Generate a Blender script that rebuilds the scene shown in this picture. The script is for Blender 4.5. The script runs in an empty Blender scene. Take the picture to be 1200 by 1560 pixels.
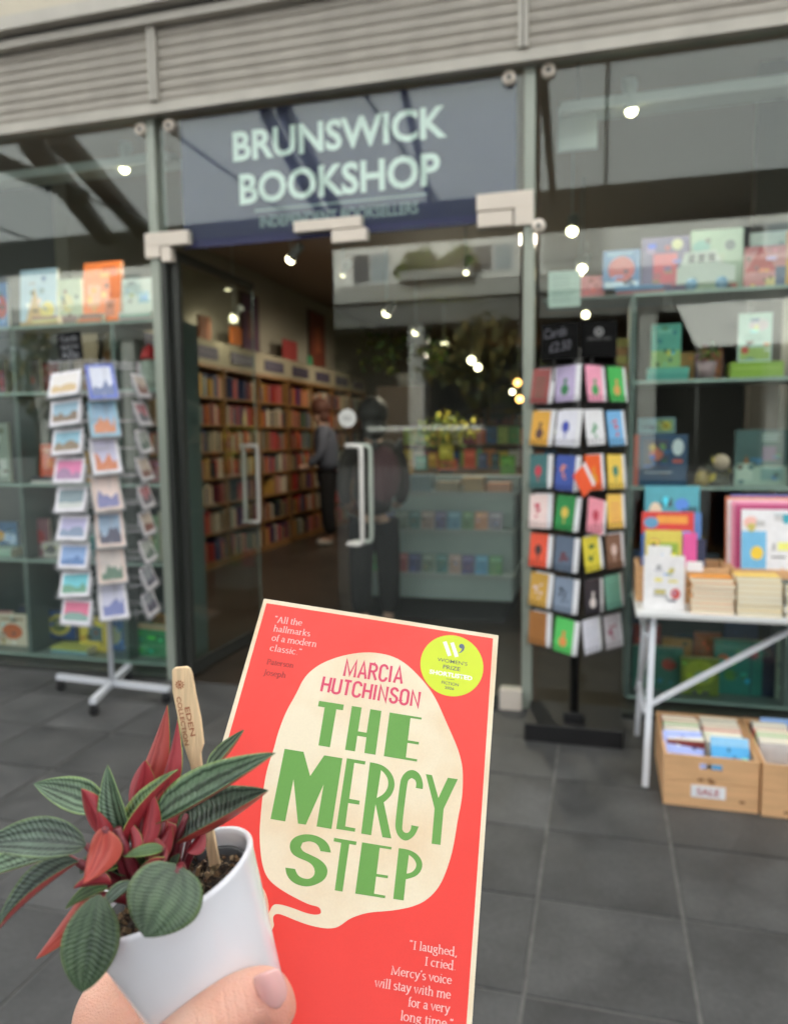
import bpy, math, random
from mathutils import Vector, Matrix, Euler
import numpy as np

random.seed(7)
scene = bpy.context.scene
COL = scene.collection

# ------------------------------------------------------------------ camera
EYE = Vector((0.0, 0.0, 1.5))
YAW, PITCH, ROLL = math.radians(15.33), math.radians(5.45), math.radians(-0.65)
FPX = 1155.0
_f = Vector((-math.sin(YAW)*math.cos(PITCH), math.cos(YAW)*math.cos(PITCH), -math.sin(PITCH)))
_r = Vector((math.cos(YAW), math.sin(YAW), 0))
_u = _r.cross(_f)
CR = _r*math.cos(ROLL) + _u*math.sin(ROLL)
CU = -_r*math.sin(ROLL) + _u*math.cos(ROLL)
CF = _f
cam = bpy.data.cameras.new('camera')
cam.sensor_fit = 'VERTICAL'
cam.sensor_height = 36.0
cam.sensor_width = 27.7
cam.lens = FPX/1560*36.0
cam.clip_start = 0.02
cam.clip_end = 400
cam.dof.use_dof = True
cam.dof.focus_distance = 0.37
cam.dof.aperture_fstop = 9.5
camo = bpy.data.objects.new('camera', cam)
COL.objects.link(camo)
camo.matrix_world = Matrix(((CR.x, CU.x, -CF.x, EYE.x), (CR.y, CU.y, -CF.y, EYE.y), (CR.z, CU.z, -CF.z, EYE.z), (0, 0, 0, 1)))
scene.camera = camo

# ------------------------------------------------------------------ sky, sun, exposure
world = bpy.data.worlds.new('World'); scene.world = world
world.use_nodes = True
wn = world.node_tree.nodes; wl = world.node_tree.links
wn.clear()
sky = wn.new('ShaderNodeTexSky'); sky.sky_type = 'NISHITA'; sky.sun_disc = False
sky.sun_elevation = math.radians(32); sky.sun_rotation = math.radians(-15)
sky.air_density = 1.0; sky.dust_density = 4.0; sky.ozone_density = 1.0
hs = wn.new('ShaderNodeHueSaturation'); hs.inputs['Saturation'].default_value = 0.25   # overcast: nearly white sky
bg = wn.new('ShaderNodeBackground'); bg.inputs[1].default_value = 0.15
wo = wn.new('ShaderNodeOutputWorld')
wl.new(sky.outputs[0], hs.inputs['Color']); wl.new(hs.outputs[0], bg.inputs[0]); wl.new(bg.outputs[0], wo.inputs[0])
sl = bpy.data.lights.new('sun', 'SUN'); sl.energy = 1.5; sl.angle = math.radians(25); sl.color = (1, 0.96, 0.9)
so = bpy.data.objects.new('sun', sl); COL.objects.link(so)
_sd = Vector((-math.sin(math.radians(15)), math.cos(math.radians(15)), math.tan(math.radians(32)))).normalized()
so.rotation_euler = _sd.to_track_quat('Z', 'Y').to_euler()
so.location = (2, -6, 9)
scene.view_settings.view_transform = 'Standard'
scene.view_settings.look = 'None'
scene.view_settings.gamma = 1
scene.view_settings.use_curve_mapping = False
scene.view_settings.exposure = 1.74
scene.render.engine = 'CYCLES'
cy = scene.cycles
cy.use_denoising = True
try: cy.denoiser = 'OPENIMAGEDENOISE'
except Exception: pass
cy.max_bounces = 8; cy.diffuse_bounces = 4; cy.glossy_bounces = 4; cy.transmission_bounces = 6
cy.transparent_max_bounces = 24
cy.caustics_reflective = False; cy.caustics_refractive = False
cy.sample_clamp_indirect = 6

# ------------------------------------------------------------------ helpers
def ray(px, py):
    return CF + CR*((px-600)/FPX) - CU*((py-780)/FPX)
def at(px, py, Y):                   # world point at depth Y seen along a sight line
    r = ray(px, py); return EYE + r*(Y/r.y)
def cw(a, b, c):                     # camera-relative metres (right, up, forward) to world
    return EYE + CR*a + CU*b + CF*c
def cp(px, py, z):                   # same, from a sight line and a forward distance
    return EYE + ray(px, py)*z
def cd(a, b, c): return CR*a + CU*b + CF*c

def lin(c):
    return tuple(((x/255)/12.92 if x/255 <= .04045 else ((x/255+.055)/1.055)**2.4) for x in c)

MATS = {}
def mat(name, rgb, rough=.55, metal=0, noise=None, bump=None, spec=.5, coat=0, emit=None, sss=0, stretch=None):
    """rgb linear; noise=(scale, amount, [detail]); bump=(scale, strength)"""
    key = (name, rgb, rough, metal, noise, bump, emit)
    if key in MATS: return MATS[key]
    m = bpy.data.materials.new(name); m.use_nodes = True
    n, l = m.node_tree.nodes, m.node_tree.links
    p = n['Principled BSDF']
    p.inputs['Base Color'].default_value = (*rgb, 1)
    p.inputs['Roughness'].default_value = rough
    p.inputs['Metallic'].default_value = metal
    p.inputs['Specular IOR Level'].default_value = spec
    if coat: p.inputs['Coat Weight'].default_value = coat; p.inputs['Coat Roughness'].default_value = .12
    if sss:
        p.inputs['Subsurface Weight'].default_value = sss
        p.inputs['Subsurface Radius'].default_value = (1, .35, .2); p.inputs['Subsurface Scale'].default_value = .004
    if emit:
        p.inputs['Emission Color'].default_value = (*emit[0], 1); p.inputs['Emission Strength'].default_value = emit[1]
    if noise or bump:
        tc = n.new('ShaderNodeTexCoord'); mp = n.new('ShaderNodeMapping')
        l.new(tc.outputs['Object'], mp.inputs[0])
        if stretch: mp.inputs['Scale'].default_value = stretch
    if noise:
        t = n.new('ShaderNodeTexNoise'); t.inputs['Scale'].default_value = noise[0]
        t.inputs['Detail'].default_value = noise[2] if len(noise) > 2 else 5
        l.new(mp.outputs[0], t.inputs['Vector'])
        r = n.new('ShaderNodeValToRGB')
        a = noise[1]
        r.color_ramp.elements[0].position = .3; r.color_ramp.elements[1].position = .7
        r.color_ramp.elements[0].color = (*[max(0, c*(1-a)) for c in rgb], 1)
        r.color_ramp.elements[1].color = (*[min(1, c*(1+a)) for c in rgb], 1)
        l.new(t.outputs['Fac'], r.inputs[0]); l.new(r.outputs[0], p.inputs['Base Color'])
    if bump:
        t2 = n.new('ShaderNodeTexNoise'); t2.inputs['Scale'].default_value = bump[0]; t2.inputs['Detail'].default_value = 6
        l.new(mp.outputs[0], t2.inputs['Vector'])
        b = n.new('ShaderNodeBump'); b.inputs['Strength'].default_value = bump[1]; b.inputs['Distance'].default_value = .002
        l.new(t2.outputs['Fac'], b.inputs['Height']); l.new(b.outputs[0], p.inputs['Normal'])
    MATS[key] = m
    return m
def S(*c): return lin(c)             # sRGB 0-255 to linear
def paper(*c): return mat('printed_paper', tuple(round(x, 3) for x in lin(c)), .5, noise=(30, .06))

class MB:
    def __init__(s): s.v = []; s.f = []; s.m = []; s.mats = []; s.sm = []
    def mi(s, m):
        if m not in s.mats: s.mats.append(m)
        return s.mats.index(m)
    def add(s, vs, fs, m, smooth=False):
        o = len(s.v); s.v += [tuple(v) for v in vs]; k = s.mi(m)
        for f in fs: s.f.append([o+i for i in f]); s.m.append(k); s.sm.append(smooth)
        return s
    def box(s, lo, hi, m, M=None):
        x0, y0, z0 = lo; x1, y1, z1 = hi
        vs = [Vector(p) for p in ((x0,y0,z0),(x1,y0,z0),(x1,y1,z0),(x0,y1,z0),(x0,y0,z1),(x1,y0,z1),(x1,y1,z1),(x0,y1,z1))]
        if M: vs = [M @ v for v in vs]
        return s.add(vs, [(0,3,2,1),(4,5,6,7),(0,1,5,4),(1,2,6,5),(2,3,7,6),(3,0,4,7)], m)
    def bar(s, a, b, w, h, m, up=(0,0,1)):
        a, b = Vector(a), Vector(b); d = (b-a).normalized(); up = Vector(up)
        if abs(d.dot(up)) > .98: up = Vector((0,1,0))
        x = d.cross(up).normalized(); y = x.cross(d)
        vs = [p + x*sx*w/2 + y*sy*h/2 for p in (a, b) for sx, sy in ((-1,-1),(1,-1),(1,1),(-1,1))]
        return s.add(vs, [(0,1,2,3),(7,6,5,4),(0,4,5,1),(1,5,6,2),(2,6,7,3),(3,7,4,0)], m)
    def tube(s, pts, r, m, n=8, cap=True):
        pts = [Vector(p) for p in pts]; rs = r if isinstance(r, (list, tuple)) else [r]*len(pts)
        vs = []; ref = None
        for i, p in enumerate(pts):
            d = (pts[min(i+1, len(pts)-1)] - pts[max(i-1, 0)]).normalized()
            if ref is None:
                ref = d.cross(Vector((0,0,1)))
                if ref.length < .1: ref = d.cross(Vector((1,0,0)))
            x = (ref - d*ref.dot(d)).normalized(); ref = x; y = d.cross(x)
            vs += [p + (x*math.cos(t)+y*math.sin(t))*rs[i] for t in [2*math.pi*k/n for k in range(n)]]
        fs = [(i*n+k, i*n+(k+1) % n, (i+1)*n+(k+1) % n, (i+1)*n+k) for i in range(len(pts)-1) for k in range(n)]
        if cap: fs += [tuple(range(n))[::-1], tuple(range((len(pts)-1)*n, len(pts)*n))]
        return s.add(vs, fs, m, True)
    def lathe(s, prof, m, n=24, M=None, smooth=True):
        vs = [Vector((r*math.cos(2*math.pi*k/n), r*math.sin(2*math.pi*k/n), z)) for r, z in prof for k in range(n)]
        if M: vs = [M @ v for v in vs]
        fs = [(i*n+k, i*n+(k+1) % n, (i+1)*n+(k+1) % n, (i+1)*n+k) for i in range(len(prof)-1) for k in range(n)]
        return s.add(vs, fs, m, smooth)
    def disc(s, c, r, m, M=None, n=20, axis='y'):
        c = Vector(c)
        if axis == 'y': vs = [c + Vector((math.cos(t)*r, 0, math.sin(t)*r)) for t in [2*math.pi*k/n for k in range(n)]]
        else: vs = [c + Vector((math.cos(t)*r, math.sin(t)*r, 0)) for t in [2*math.pi*k/n for k in range(n)]]
        if M: vs = [M @ v for v in vs]
        return s.add(vs, [tuple(range(n))], m)
    def prism(s, poly, y0, y1, m):     # polygon in x,z extruded along y
        n = len(poly)
        vs = [(x, y0, z) for x, z in poly] + [(x, y1, z) for x, z in poly]
        return s.add(vs, [tuple(range(n)), tuple(range(2*n-1, n-1, -1))] + [(i, i+n, (i+1) % n+n, (i+1) % n) for i in range(n)], m)
    def sphere(s, c, r, m, n=12, sc=(1,1,1)):
        c = Vector(c); vs = []; R = n//2
        for i in range(R+1):
            a = math.pi*i/R
            for k in range(n):
                t = 2*math.pi*k/n
                vs.append(c + Vector((r*sc[0]*math.sin(a)*math.cos(t), r*sc[1]*math.sin(a)*math.sin(t), r*sc[2]*math.cos(a))))
        fs = [(i*n+k, (i+1)*n+k, (i+1)*n+(k+1) % n, i*n+(k+1) % n) for i in range(R) for k in range(n)]
        return s.add(vs, fs, m, True)
    def build(s, name, parent=None, loc=None, rot=None, bevel=0):
        me = bpy.data.meshes.new(name); me.from_pydata(s.v, [], s.f)
        for m in s.mats: me.materials.append(m)
        me.polygons.foreach_set('material_index', s.m); me.polygons.foreach_set('use_smooth', s.sm)
        me.update()
        o = bpy.data.objects.new(name, me); COL.objects.link(o)
        if loc is not None: o.location = loc
        if rot is not None: o.rotation_euler = rot
        if parent is not None: o.parent = parent
        if bevel:
            b = o.modifiers.new('bevel', 'BEVEL'); b.width = bevel; b.segments = 2; b.limit_method = 'ANGLE'
        return o

def tag(o, label=None, cat=None, group=None, kind=None):
    if label: o['label'] = label
    if cat: o['category'] = cat
    if group: o['group'] = group
    if kind: o['kind'] = kind
    return o
def thing(name, label, cat, loc=(0,0,0), rz=0, group=None, M=None):
    o = bpy.data.objects.new(name, None); COL.objects.link(o)
    o.empty_display_size = .05
    if M is not None: o.matrix_world = M
    else: o.location = loc; o.rotation_euler = (0, 0, rz)
    return tag(o, label, cat, group)
def copy_tree(o, parent=None):
    c = o.copy(); COL.objects.link(c)
    if parent is not None: c.parent = parent
    for ch in list(o.children): copy_tree(ch, c)
    return c

def text_mesh(body, size, m, width=None, bold=0, shear=0, align='LEFT', height=None, spacing=1):
    """flat lettering lying in local x,y, facing +z; returns a mesh object without parent"""
    c = bpy.data.curves.new('lettering', 'FONT'); c.body = body; c.size = size; c.align_x = align
    c.offset = bold; c.shear = shear; c.resolution_u = 3; c.space_character = spacing
    o = bpy.data.objects.new('tmp', c)
    COL.objects.link(o)
    dg = bpy.context.evaluated_depsgraph_get(); dg.update()
    me = bpy.data.meshes.new_from_object(o.evaluated_get(dg))
    bpy.data.objects.remove(o); bpy.data.curves.remove(c)
    n = len(me.vertices); co = np.empty(n*3, 'f'); me.vertices.foreach_get('co', co); co = co.reshape(-1, 3)
    if width:
        w = co[:, 0].max()-co[:, 0].min()
        if align == 'LEFT': co[:, 0] -= co[:, 0].min()
        co[:, 0] *= width/w
    if height: co[:, 1] *= height/co[:, 1].max()
    me.vertices.foreach_set('co', co.ravel()); me.materials.clear(); me.materials.append(m); me.update()
    o = bpy.data.objects.new('lettering', me); COL.objects.link(o)
    return o

# ------------------------------------------------------------------ common materials
def glass_mat():
    m = bpy.data.materials.new('window_glass'); m.use_nodes = True
    n, l = m.node_tree.nodes, m.node_tree.links; n.clear()
    out = n.new('ShaderNodeOutputMaterial'); mx = n.new('ShaderNodeMixShader')
    fr = n.new('ShaderNodeFresnel'); ge = n.new('ShaderNodeNewGeometry'); mr = n.new('ShaderNodeMapRange')
    mr.inputs[3].default_value = GLASS_IOR; mr.inputs[4].default_value = 1/GLASS_IOR       # thin sheet: same reflectance on the way out as on the way in
    l.new(ge.outputs['Backfacing'], mr.inputs[0]); l.new(mr.outputs[0], fr.inputs[0])
    tr = n.new('ShaderNodeBsdfTransparent'); tr.inputs[0].default_value = (.93, .965, .945, 1)
    gl = n.new('ShaderNodeBsdfGlossy'); gl.inputs['Roughness'].default_value = 0.0; gl.inputs['Color'].default_value = (.95, 1, .98, 1)
    l.new(fr.outputs[0], mx.inputs[0]); l.new(tr.outputs[0], mx.inputs[1]); l.new(gl.outputs[0], mx.inputs[2]); l.new(mx.outputs[0], out.inputs[0])
    return m
GLASS_IOR = 1.51
GLASS = glass_mat()
FINGLASS = mat('green_glass_edge', (.30, .335, .285), .25)
ALU = mat('warm_aluminium', (.40, .38, .335), .5, .0, noise=(5, .08), bump=(40, .15), stretch=(1, 1, .25))
RIB = mat('shutter_aluminium', (.30, .278, .240), .5, .0, noise=(3.5, .09), bump=(60, .2), stretch=(1.6, 1, .5))
STEEL = mat('satin_steel_fitting', (.66, .59, .51), .4, .0)
DARKMETAL = mat('dark_bronze_frame', (.05, .055, .05), .4, .3)
WHITEMETAL = mat('white_powder_coat', (.62, .64, .68), .35)
WIRE = mat('white_wire', (.5, .5, .52), .4)
BLACK = mat('black_plastic', (.008, .008, .009), .4)
BLACKMETAL = mat('black_wire', (.012, .012, .012), .4)
OAK = mat('oak_shelving', (.22, .11, .035), .5, noise=(6, .3), stretch=(1, 1, 8))
PINE = mat('pine_wood', (.68, .40, .20), .55, noise=(4, .13), bump=(30, .2), stretch=(1, 1, 9))
PAGES = mat('page_edges', (.82, .76, .60), .8, noise=(1.5, .12), stretch=(1, 1, 220))
WHITEP = mat('white_paper', (.78, .78, .8), .6, noise=(8, .04))
NAVY = mat('navy_sign_panel', (.012, .014, .078), .4)
# ================================================================== THE SETTING
YF = 4.15                              # plane of the shop front
# paving: one sheet with separate slabs proud of it
GROUT = mat('pale_grout', (.145, .14, .132), .9, noise=(20, .25))
def slate(i):
    v = (.050, .056, .064, .048, .068)[i]
    m = bpy.data.materials.new('dark_grey_paver'); m.use_nodes = True
    n, l = m.node_tree.nodes, m.node_tree.links; p = n['Principled BSDF']
    tc = n.new('ShaderNodeTexCoord')
    mp = n.new('ShaderNodeMapping'); mp.inputs['Location'].default_value = (i*3.1, i*1.7, 0)
    l.new(tc.outputs['Object'], mp.inputs[0])
    a = n.new('ShaderNodeTexNoise'); a.inputs['Scale'].default_value = 3.4; a.inputs['Detail'].default_value = 9; a.inputs['Roughness'].default_value = .62
    b = n.new('ShaderNodeTexNoise'); b.inputs['Scale'].default_value = 60; b.inputs['Detail'].default_value = 4
    l.new(mp.outputs[0], a.inputs[0]); l.new(mp.outputs[0], b.inputs[0])
    r = n.new('ShaderNodeValToRGB'); e = r.color_ramp.elements
    e[0].position = .33; e[0].color = (v*.62, v*.62, v*.62, 1); e[1].position = .70; e[1].color = (v*1.5, v*1.49, v*1.47, 1)
    l.new(a.outputs['Fac'], r.inputs[0])
    mx = n.new('ShaderNodeMix'); mx.data_type = 'RGBA'; mx.blend_type = 'OVERLAY'; mx.inputs[0].default_value = .35
    l.new(r.outputs[0], mx.inputs[6]); l.new(b.outputs['Fac'], mx.inputs[7]); l.new(mx.outputs[2], p.inputs['Base Color'])
    rr = n.new('ShaderNodeMapRange'); rr.inputs[3].default_value = .45; rr.inputs[4].default_value = .75
    l.new(a.outputs['Fac'], rr.inputs[0]); l.new(rr.outputs[0], p.inputs['Roughness'])
    bu = n.new('ShaderNodeBump'); bu.inputs['Strength'].default_value = .25; bu.inputs['Distance'].default_value = .003
    l.new(b.outputs['Fac'], bu.inputs['Height']); l.new(bu.outputs[0], p.inputs['Normal'])
    return m
SLATES = [slate(i) for i in range(5)]
g = MB().box((-60, -60, -.3), (40, YF, -.006), GROUT).build('pavement'); tag(g, kind='structure')
tile_me = []
for i in range(5):
    t = MB(); T, h, c = .2195, .006, .004
    vs = [(-T,-T,-.006),(T,-T,-.006),(T,T,-.006),(-T,T,-.006),(-T,-T,-.001),(T,-T,-.001),(T,T,-.001),(-T,T,-.001),
          (-T+c,-T+c,0),(T-c,-T+c,0),(T-c,T-c,0),(-T+c,T-c,0)]
    fs = [(8,9,10,11)] + [(k, (k+1) % 4, 4+(k+1) % 4, 4+k) for k in range(4)] + [(4+k, 4+(k+1) % 4, 8+(k+1) % 4, 8+k) for k in range(4)]
    t.add(vs, fs, SLATES[i]); o = t.build('paving_slab', g); tile_me.append(o.data); bpy.data.objects.remove(o)
ix = 0
for j in range(-4, 5):
    for i in range(-13, 7):
        x = -.184-.225+.45*i+.45; y = 2.39-.225+.45*j
        last = y > YF-.2
        if y > YF: continue
        o = bpy.data.objects.new('paving_slab', tile_me[random.randrange(5)]); COL.objects.link(o); o.parent = g
        o.location = (x, y, random.uniform(-.0006, .0006)); o.rotation_euler = (random.uniform(-.001, .001), random.uniform(-.001, .001), random.choice((0, 2) if last else (0, 1, 2, 3))*math.pi/2)
        if last: o.scale = (1, .915, 1); o.location.y = 3.944
# courtyard paving beyond the slabs, kept below the slabs
m_court = mat('courtyard_paving', (.16, .155, .15), .8, noise=(.6, .2))
tag(MB().box((-60, -60, -.0055), (40, .3, -.002), m_court).build('courtyard_ground'), kind='structure')
fl = mat('interior_floor', (.035, .027, .02), .35, noise=(5, .3))
tag(MB().box((-9, YF+.001, -.3), (9, 34, 0), fl).build('shop_floor'), kind='structure')

# interior shell
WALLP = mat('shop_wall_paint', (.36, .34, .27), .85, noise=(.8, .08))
CEILP = mat('shop_ceiling_paint', (.38, .30, .24), .8)
tag(MB().box((-4.95, 6.2, 0), (-4.8, 34, 3.9), WALLP).build('shop_left_wall'), 'cream painted wall above the oak bookcases inside the shop', 'wall')
tag(MB().box((5.5, YF+.05, 0), (5.7, 34, 3.9), WALLP).build('shop_right_wall'), 'painted side wall on the far side of the shop', 'wall')
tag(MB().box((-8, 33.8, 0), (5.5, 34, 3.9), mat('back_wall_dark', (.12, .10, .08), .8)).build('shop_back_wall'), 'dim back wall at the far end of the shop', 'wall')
tag(MB().box((-9, YF+.06, 3.9), (6, 34, 4.1), CEILP).build('shop_ceiling'), kind='structure')
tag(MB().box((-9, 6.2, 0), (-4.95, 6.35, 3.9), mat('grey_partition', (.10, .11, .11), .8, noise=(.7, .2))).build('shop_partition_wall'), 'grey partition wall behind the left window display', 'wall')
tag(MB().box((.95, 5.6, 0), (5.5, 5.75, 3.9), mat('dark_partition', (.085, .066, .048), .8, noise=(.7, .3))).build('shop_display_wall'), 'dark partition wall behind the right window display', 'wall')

# ---------------- fascia with ribbed shutter panels
fa = thing('shop_fascia', 'beige aluminium fascia with ribbed panels running above the shop windows', 'fascia', (0, YF, 3.43))
f = MB(); f.box((-9, -.06, -.01), (6, .06, .022), ALU); f.box((-9, -.045, .022), (6, .05, .045), ALU); f.box((-9, -.075, -.028), (6, -.02, -.010), ALU)
f.build('bottom_rail', fa)
f = MB(); f.box((-9, -.10, .455), (6, .06, .50), ALU); f.box((-9, -.07, .50), (6, .06, .525), DARKMETAL); f.box((-9, -.16, .525), (6, .06, .60), ALU); f.build('top_rail', fa)
CREAM = mat('cream_cladding', (.46, .42, .33), .6, noise=(1.2, .1))
MB().box((-9, -.05, .60), (6, .1, 1.0), CREAM).build('upper_cladding', fa)
xs = [-8.9, -6.8, -4.68, -2.54, -.415, 1.7, 3.8, 5.9]
for i, x in enumerate(xs[1:-1]):
    MB().box((x-.025, -.07, .045), (x-.004, .05, .455), ALU).box((x+.004, -.07, .045), (x+.025, .05, .455), ALU).box((x-.004, -.05, .045), (x+.004, .05, .455), DARKMETAL).build('mullion', fa)
for i in range(len(xs)-1):
    x0, x1 = xs[i]+.026, xs[i+1]-.026
    if x1 < -4.8 or x0 > 2: k = 1
    n = 7; h = .41/n
    for k in range(n):
        z = .045+k*h
        prof = [(-.0355, z), (-.041, z+h*.08), (-.045, z+h*.35), (-.043, z+h*.75), (-.0355, z+h*.99)]
        b = MB(); vs = [(x0, y, zz) for y, zz in prof]+[(x0, .03, z+h*.99), (x0, .03, z)]
        vs += [(x1, y, zz) for _, y, zz in vs]; m = 7
        b.add(vs, [tuple(range(m)), tuple(range(2*m-1, m-1, -1))]+[(q, q+m, (q+1) % m+m, (q+1) % m) for q in range(m)], RIB)
        b.build('slat', fa)

# ---------------- shop front glass, posts, fittings
sf = thing('glass_shopfront', 'frameless glass shop front with green glass fins and steel fittings', 'shop front', (0, YF, 0))
for (x0, x1, z0, z1, nm) in ((-4.66, -2.62, .03, 3.41, 'window_pane'), (-6.75, -4.70, .03, 3.41, 'window_pane'), (-.33, 1.68, .03, 3.41, 'window_pane'), (1.72, 3.8, .03, 3.41, 'window_pane'), (-2.54, -.42, 2.69, 3.41, 'transom_pane')):
    MB().box((x0, -.006, z0), (x1, .006, z1), GLASS).build(nm, sf)
for x in (-2.605, -.385):
    MB().box((x-.028, -.012, .0), (x+.028, .10, 3.42), FINGLASS).build('glass_fin', sf)
MB().box((-2.572, .0, .0), (-2.545, .12, 2.66), DARKMETAL).build('door_post', sf)
MB().box((-9, -.03, 0), (-2.64, .03, .03), DARKMETAL).build('threshold', sf)
MB().box((-.35, -.03, 0), (6, .03, .03), DARKMETAL).build('threshold', sf)
MB().box((-4.69, -.01, .03), (-4.67, .10, 3.42), FINGLASS).build('glass_fin', sf)
MB().box((1.69, -.01, .03), (1.71, .10, 3.42), FINGLASS).build('glass_fin', sf)
def patch(boxes, parent=sf):
    b = MB()
    for x0, z0, x1, z1 in boxes: b.box((x0, -.028, z0), (x1, .028, z1), STEEL)
    b.build('patch_fitting', parent, bevel=.003)
patch([(-2.66, 2.665, -2.37, 2.745), (-2.66, 2.60, -2.56, 2.665)])
MB().box((-2.55, -.026, 2.575), (-2.49, .026, 2.66), STEEL).build('pivot_block', sf)
patch([(-1.70, 2.675, -1.30, 2.735)]); patch([(-1.475, 2.60, -1.27, 2.668)])
patch([(-.66, 2.70, -.36, 2.785), (-.46, 2.61, -.36, 2.70)]); patch([(-.655, 2.615, -.47, 2.692)])
for x, z in ((-2.66, 3.345), (-2.47, 3.345), (-.49, 3.355), (-.29, 3.365), (-.335, 2.60)):
    b = MB().lathe([(0, -.03), (.034, -.03), (.036, -.022), (.036, .0)], STEEL, 20, Matrix.Translation((x, 0, z)) @ Matrix.Rotation(math.pi/2, 4, 'X').inverted())
    b2 = MB().lathe([(0, -.034), (.010, -.034), (.012, -.03)], DARKMETAL, 12, Matrix.Translation((x, 0, z)) @ Matrix.Rotation(math.pi/2, 4, 'X').inverted())
    o = b.build('button_fitting', sf); b2.build('screw', o)

# sign hung behind the transom glass
LET = mat('mint_lettering', (.76, .86, .84), .5)
LET2 = mat('faint_grey_lettering', (.38, .46, .48), .5)
sg = thing('shop_sign', 'navy bookshop sign with pale mint capitals above the glass doors', 'sign', (-2.43, YF+.03, 2.65))
MB().box((0, 0, 0), (1.975, .012, .742), NAVY).build('panel', sg)
def place_text(t, x, z, parent, name='lettering', y=-.002):
    t.name = name; t.parent = parent; t.location = (x, y, z); t.rotation_euler = (math.pi/2, 0, 0); return t
place_text(text_mesh('BRUNSWICK', .21, LET, width=1.262, bold=.0058, height=.160), .341, .474, sg)
place_text(text_mesh('BOOKSHOP', .21, LET, width=1.190, bold=.0058, height=.166), .375, .229, sg)
MB().box((.47, -.0035, .176), (1.49, -.001, .186), LET2).build('rule', sg)
place_text(text_mesh('INDEPENDENT BOOKSELLERS', .09, LET2, width=.942, bold=.0012, height=.060), .50, .085, sg)

# doors
def handle(parent, x, z0, z1, side, off=0):
    b = MB(); y0 = -.012*1 if side < 0 else .012
    pts = [(x+off, y0, z1), (x, y0+side*.03, z1), (x, y0+side*.075, z1), (x, y0+side*.09, z1-.02), (x, y0+side*.09, z0+.02), (x, y0+side*.075, z0), (x, y0+side*.03, z0), (x, y0, z0)]
    pts[0] = (x, y0, z1)
    b.tube(pts, .0135, mat('handle_steel', (.66, .64, .6), .3, .1), 10); b.build('handle', parent)
def dhandle(parent, x, z0, z1, side, dx):
    s = mat('handle_steel', (.66, .64, .6), .3, .1); y = side*.055; r = .03
    P = [(x, side*.006, z1), (x, y, z1), (x, y, z1)]
    pts = [(x, y, z1), (x+dx*.7, y, z1), (x+dx*.93, y, z1-.006), (x+dx, y, z1-.03), (x+dx, y, z0+.03), (x+dx*.93, y, z0+.006), (x+dx*.7, y, z0), (x, y, z0)]
    b = MB().tube(pts, .014, s, 10); b.tube([(x, 0, z1), (x, y, z1)], .014, s, 10); b.tube([(x, 0, z0), (x, y, z0)], .014, s, 10)
    b.build('handle', parent)
dr = thing('glass_door', 'closed right glass door leaf with white bar handle and round sticker', 'door', (-.43, YF, 0))
MB().box((-1.045, -.006, .06), (0, .006, 2.655), GLASS).build('pane', dr)
MB().box((-1.045, -.018, .012), (0, .018, .07), DARKMETAL).build('bottom_rail', dr)
dhandle(dr, -.965, .905, 1.468, -1, .085); dhandle(dr, -.955, .905, 1.468, 1, .095)
MB().box((-.10, -.05, -.0), (.02, .04, .11), STEEL).build('closer_box', dr)
stk = mat('white_sticker', (.55, .55, .52), .5)
o = MB().disc((-.975, -.0085, 1.625), .052, stk, n=28).build('sticker', dr)
place_text(text_mesh('PULL', .035, mat('dark_ink', (.1,.1,.1), .5), width=.05), -1.0, 1.615, o, y=-.0095)
dl = thing('glass_door', 'left glass door leaf swung open into the shop against dark bookcases', 'door', (-2.51, YF+.06, 0), math.radians(89.5))
MB().box((0, -.006, .06), (1.03, .006, 2.655), GLASS).build('pane', dl)
MB().box((0, -.018, .012), (1.03, .018, .10), DARKMETAL).build('bottom_rail', dl)
MB().box((0, -.016, 2.60), (1.03, .016, 2.655), DARKMETAL).build('top_rail', dl)
MB().box((-.016, -.02, .02), (.03, .02, 2.60), DARKMETAL).build('edge_stile', dl)
MB().box((1.03, -.005, .1), (1.036, .005, 2.60), FINGLASS).build('polished_edge', dl)
dhandle(dl, .90, .905, 1.468, -1, .03); dhandle(dl, .90, .905, 1.468, 1, .03)

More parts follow.
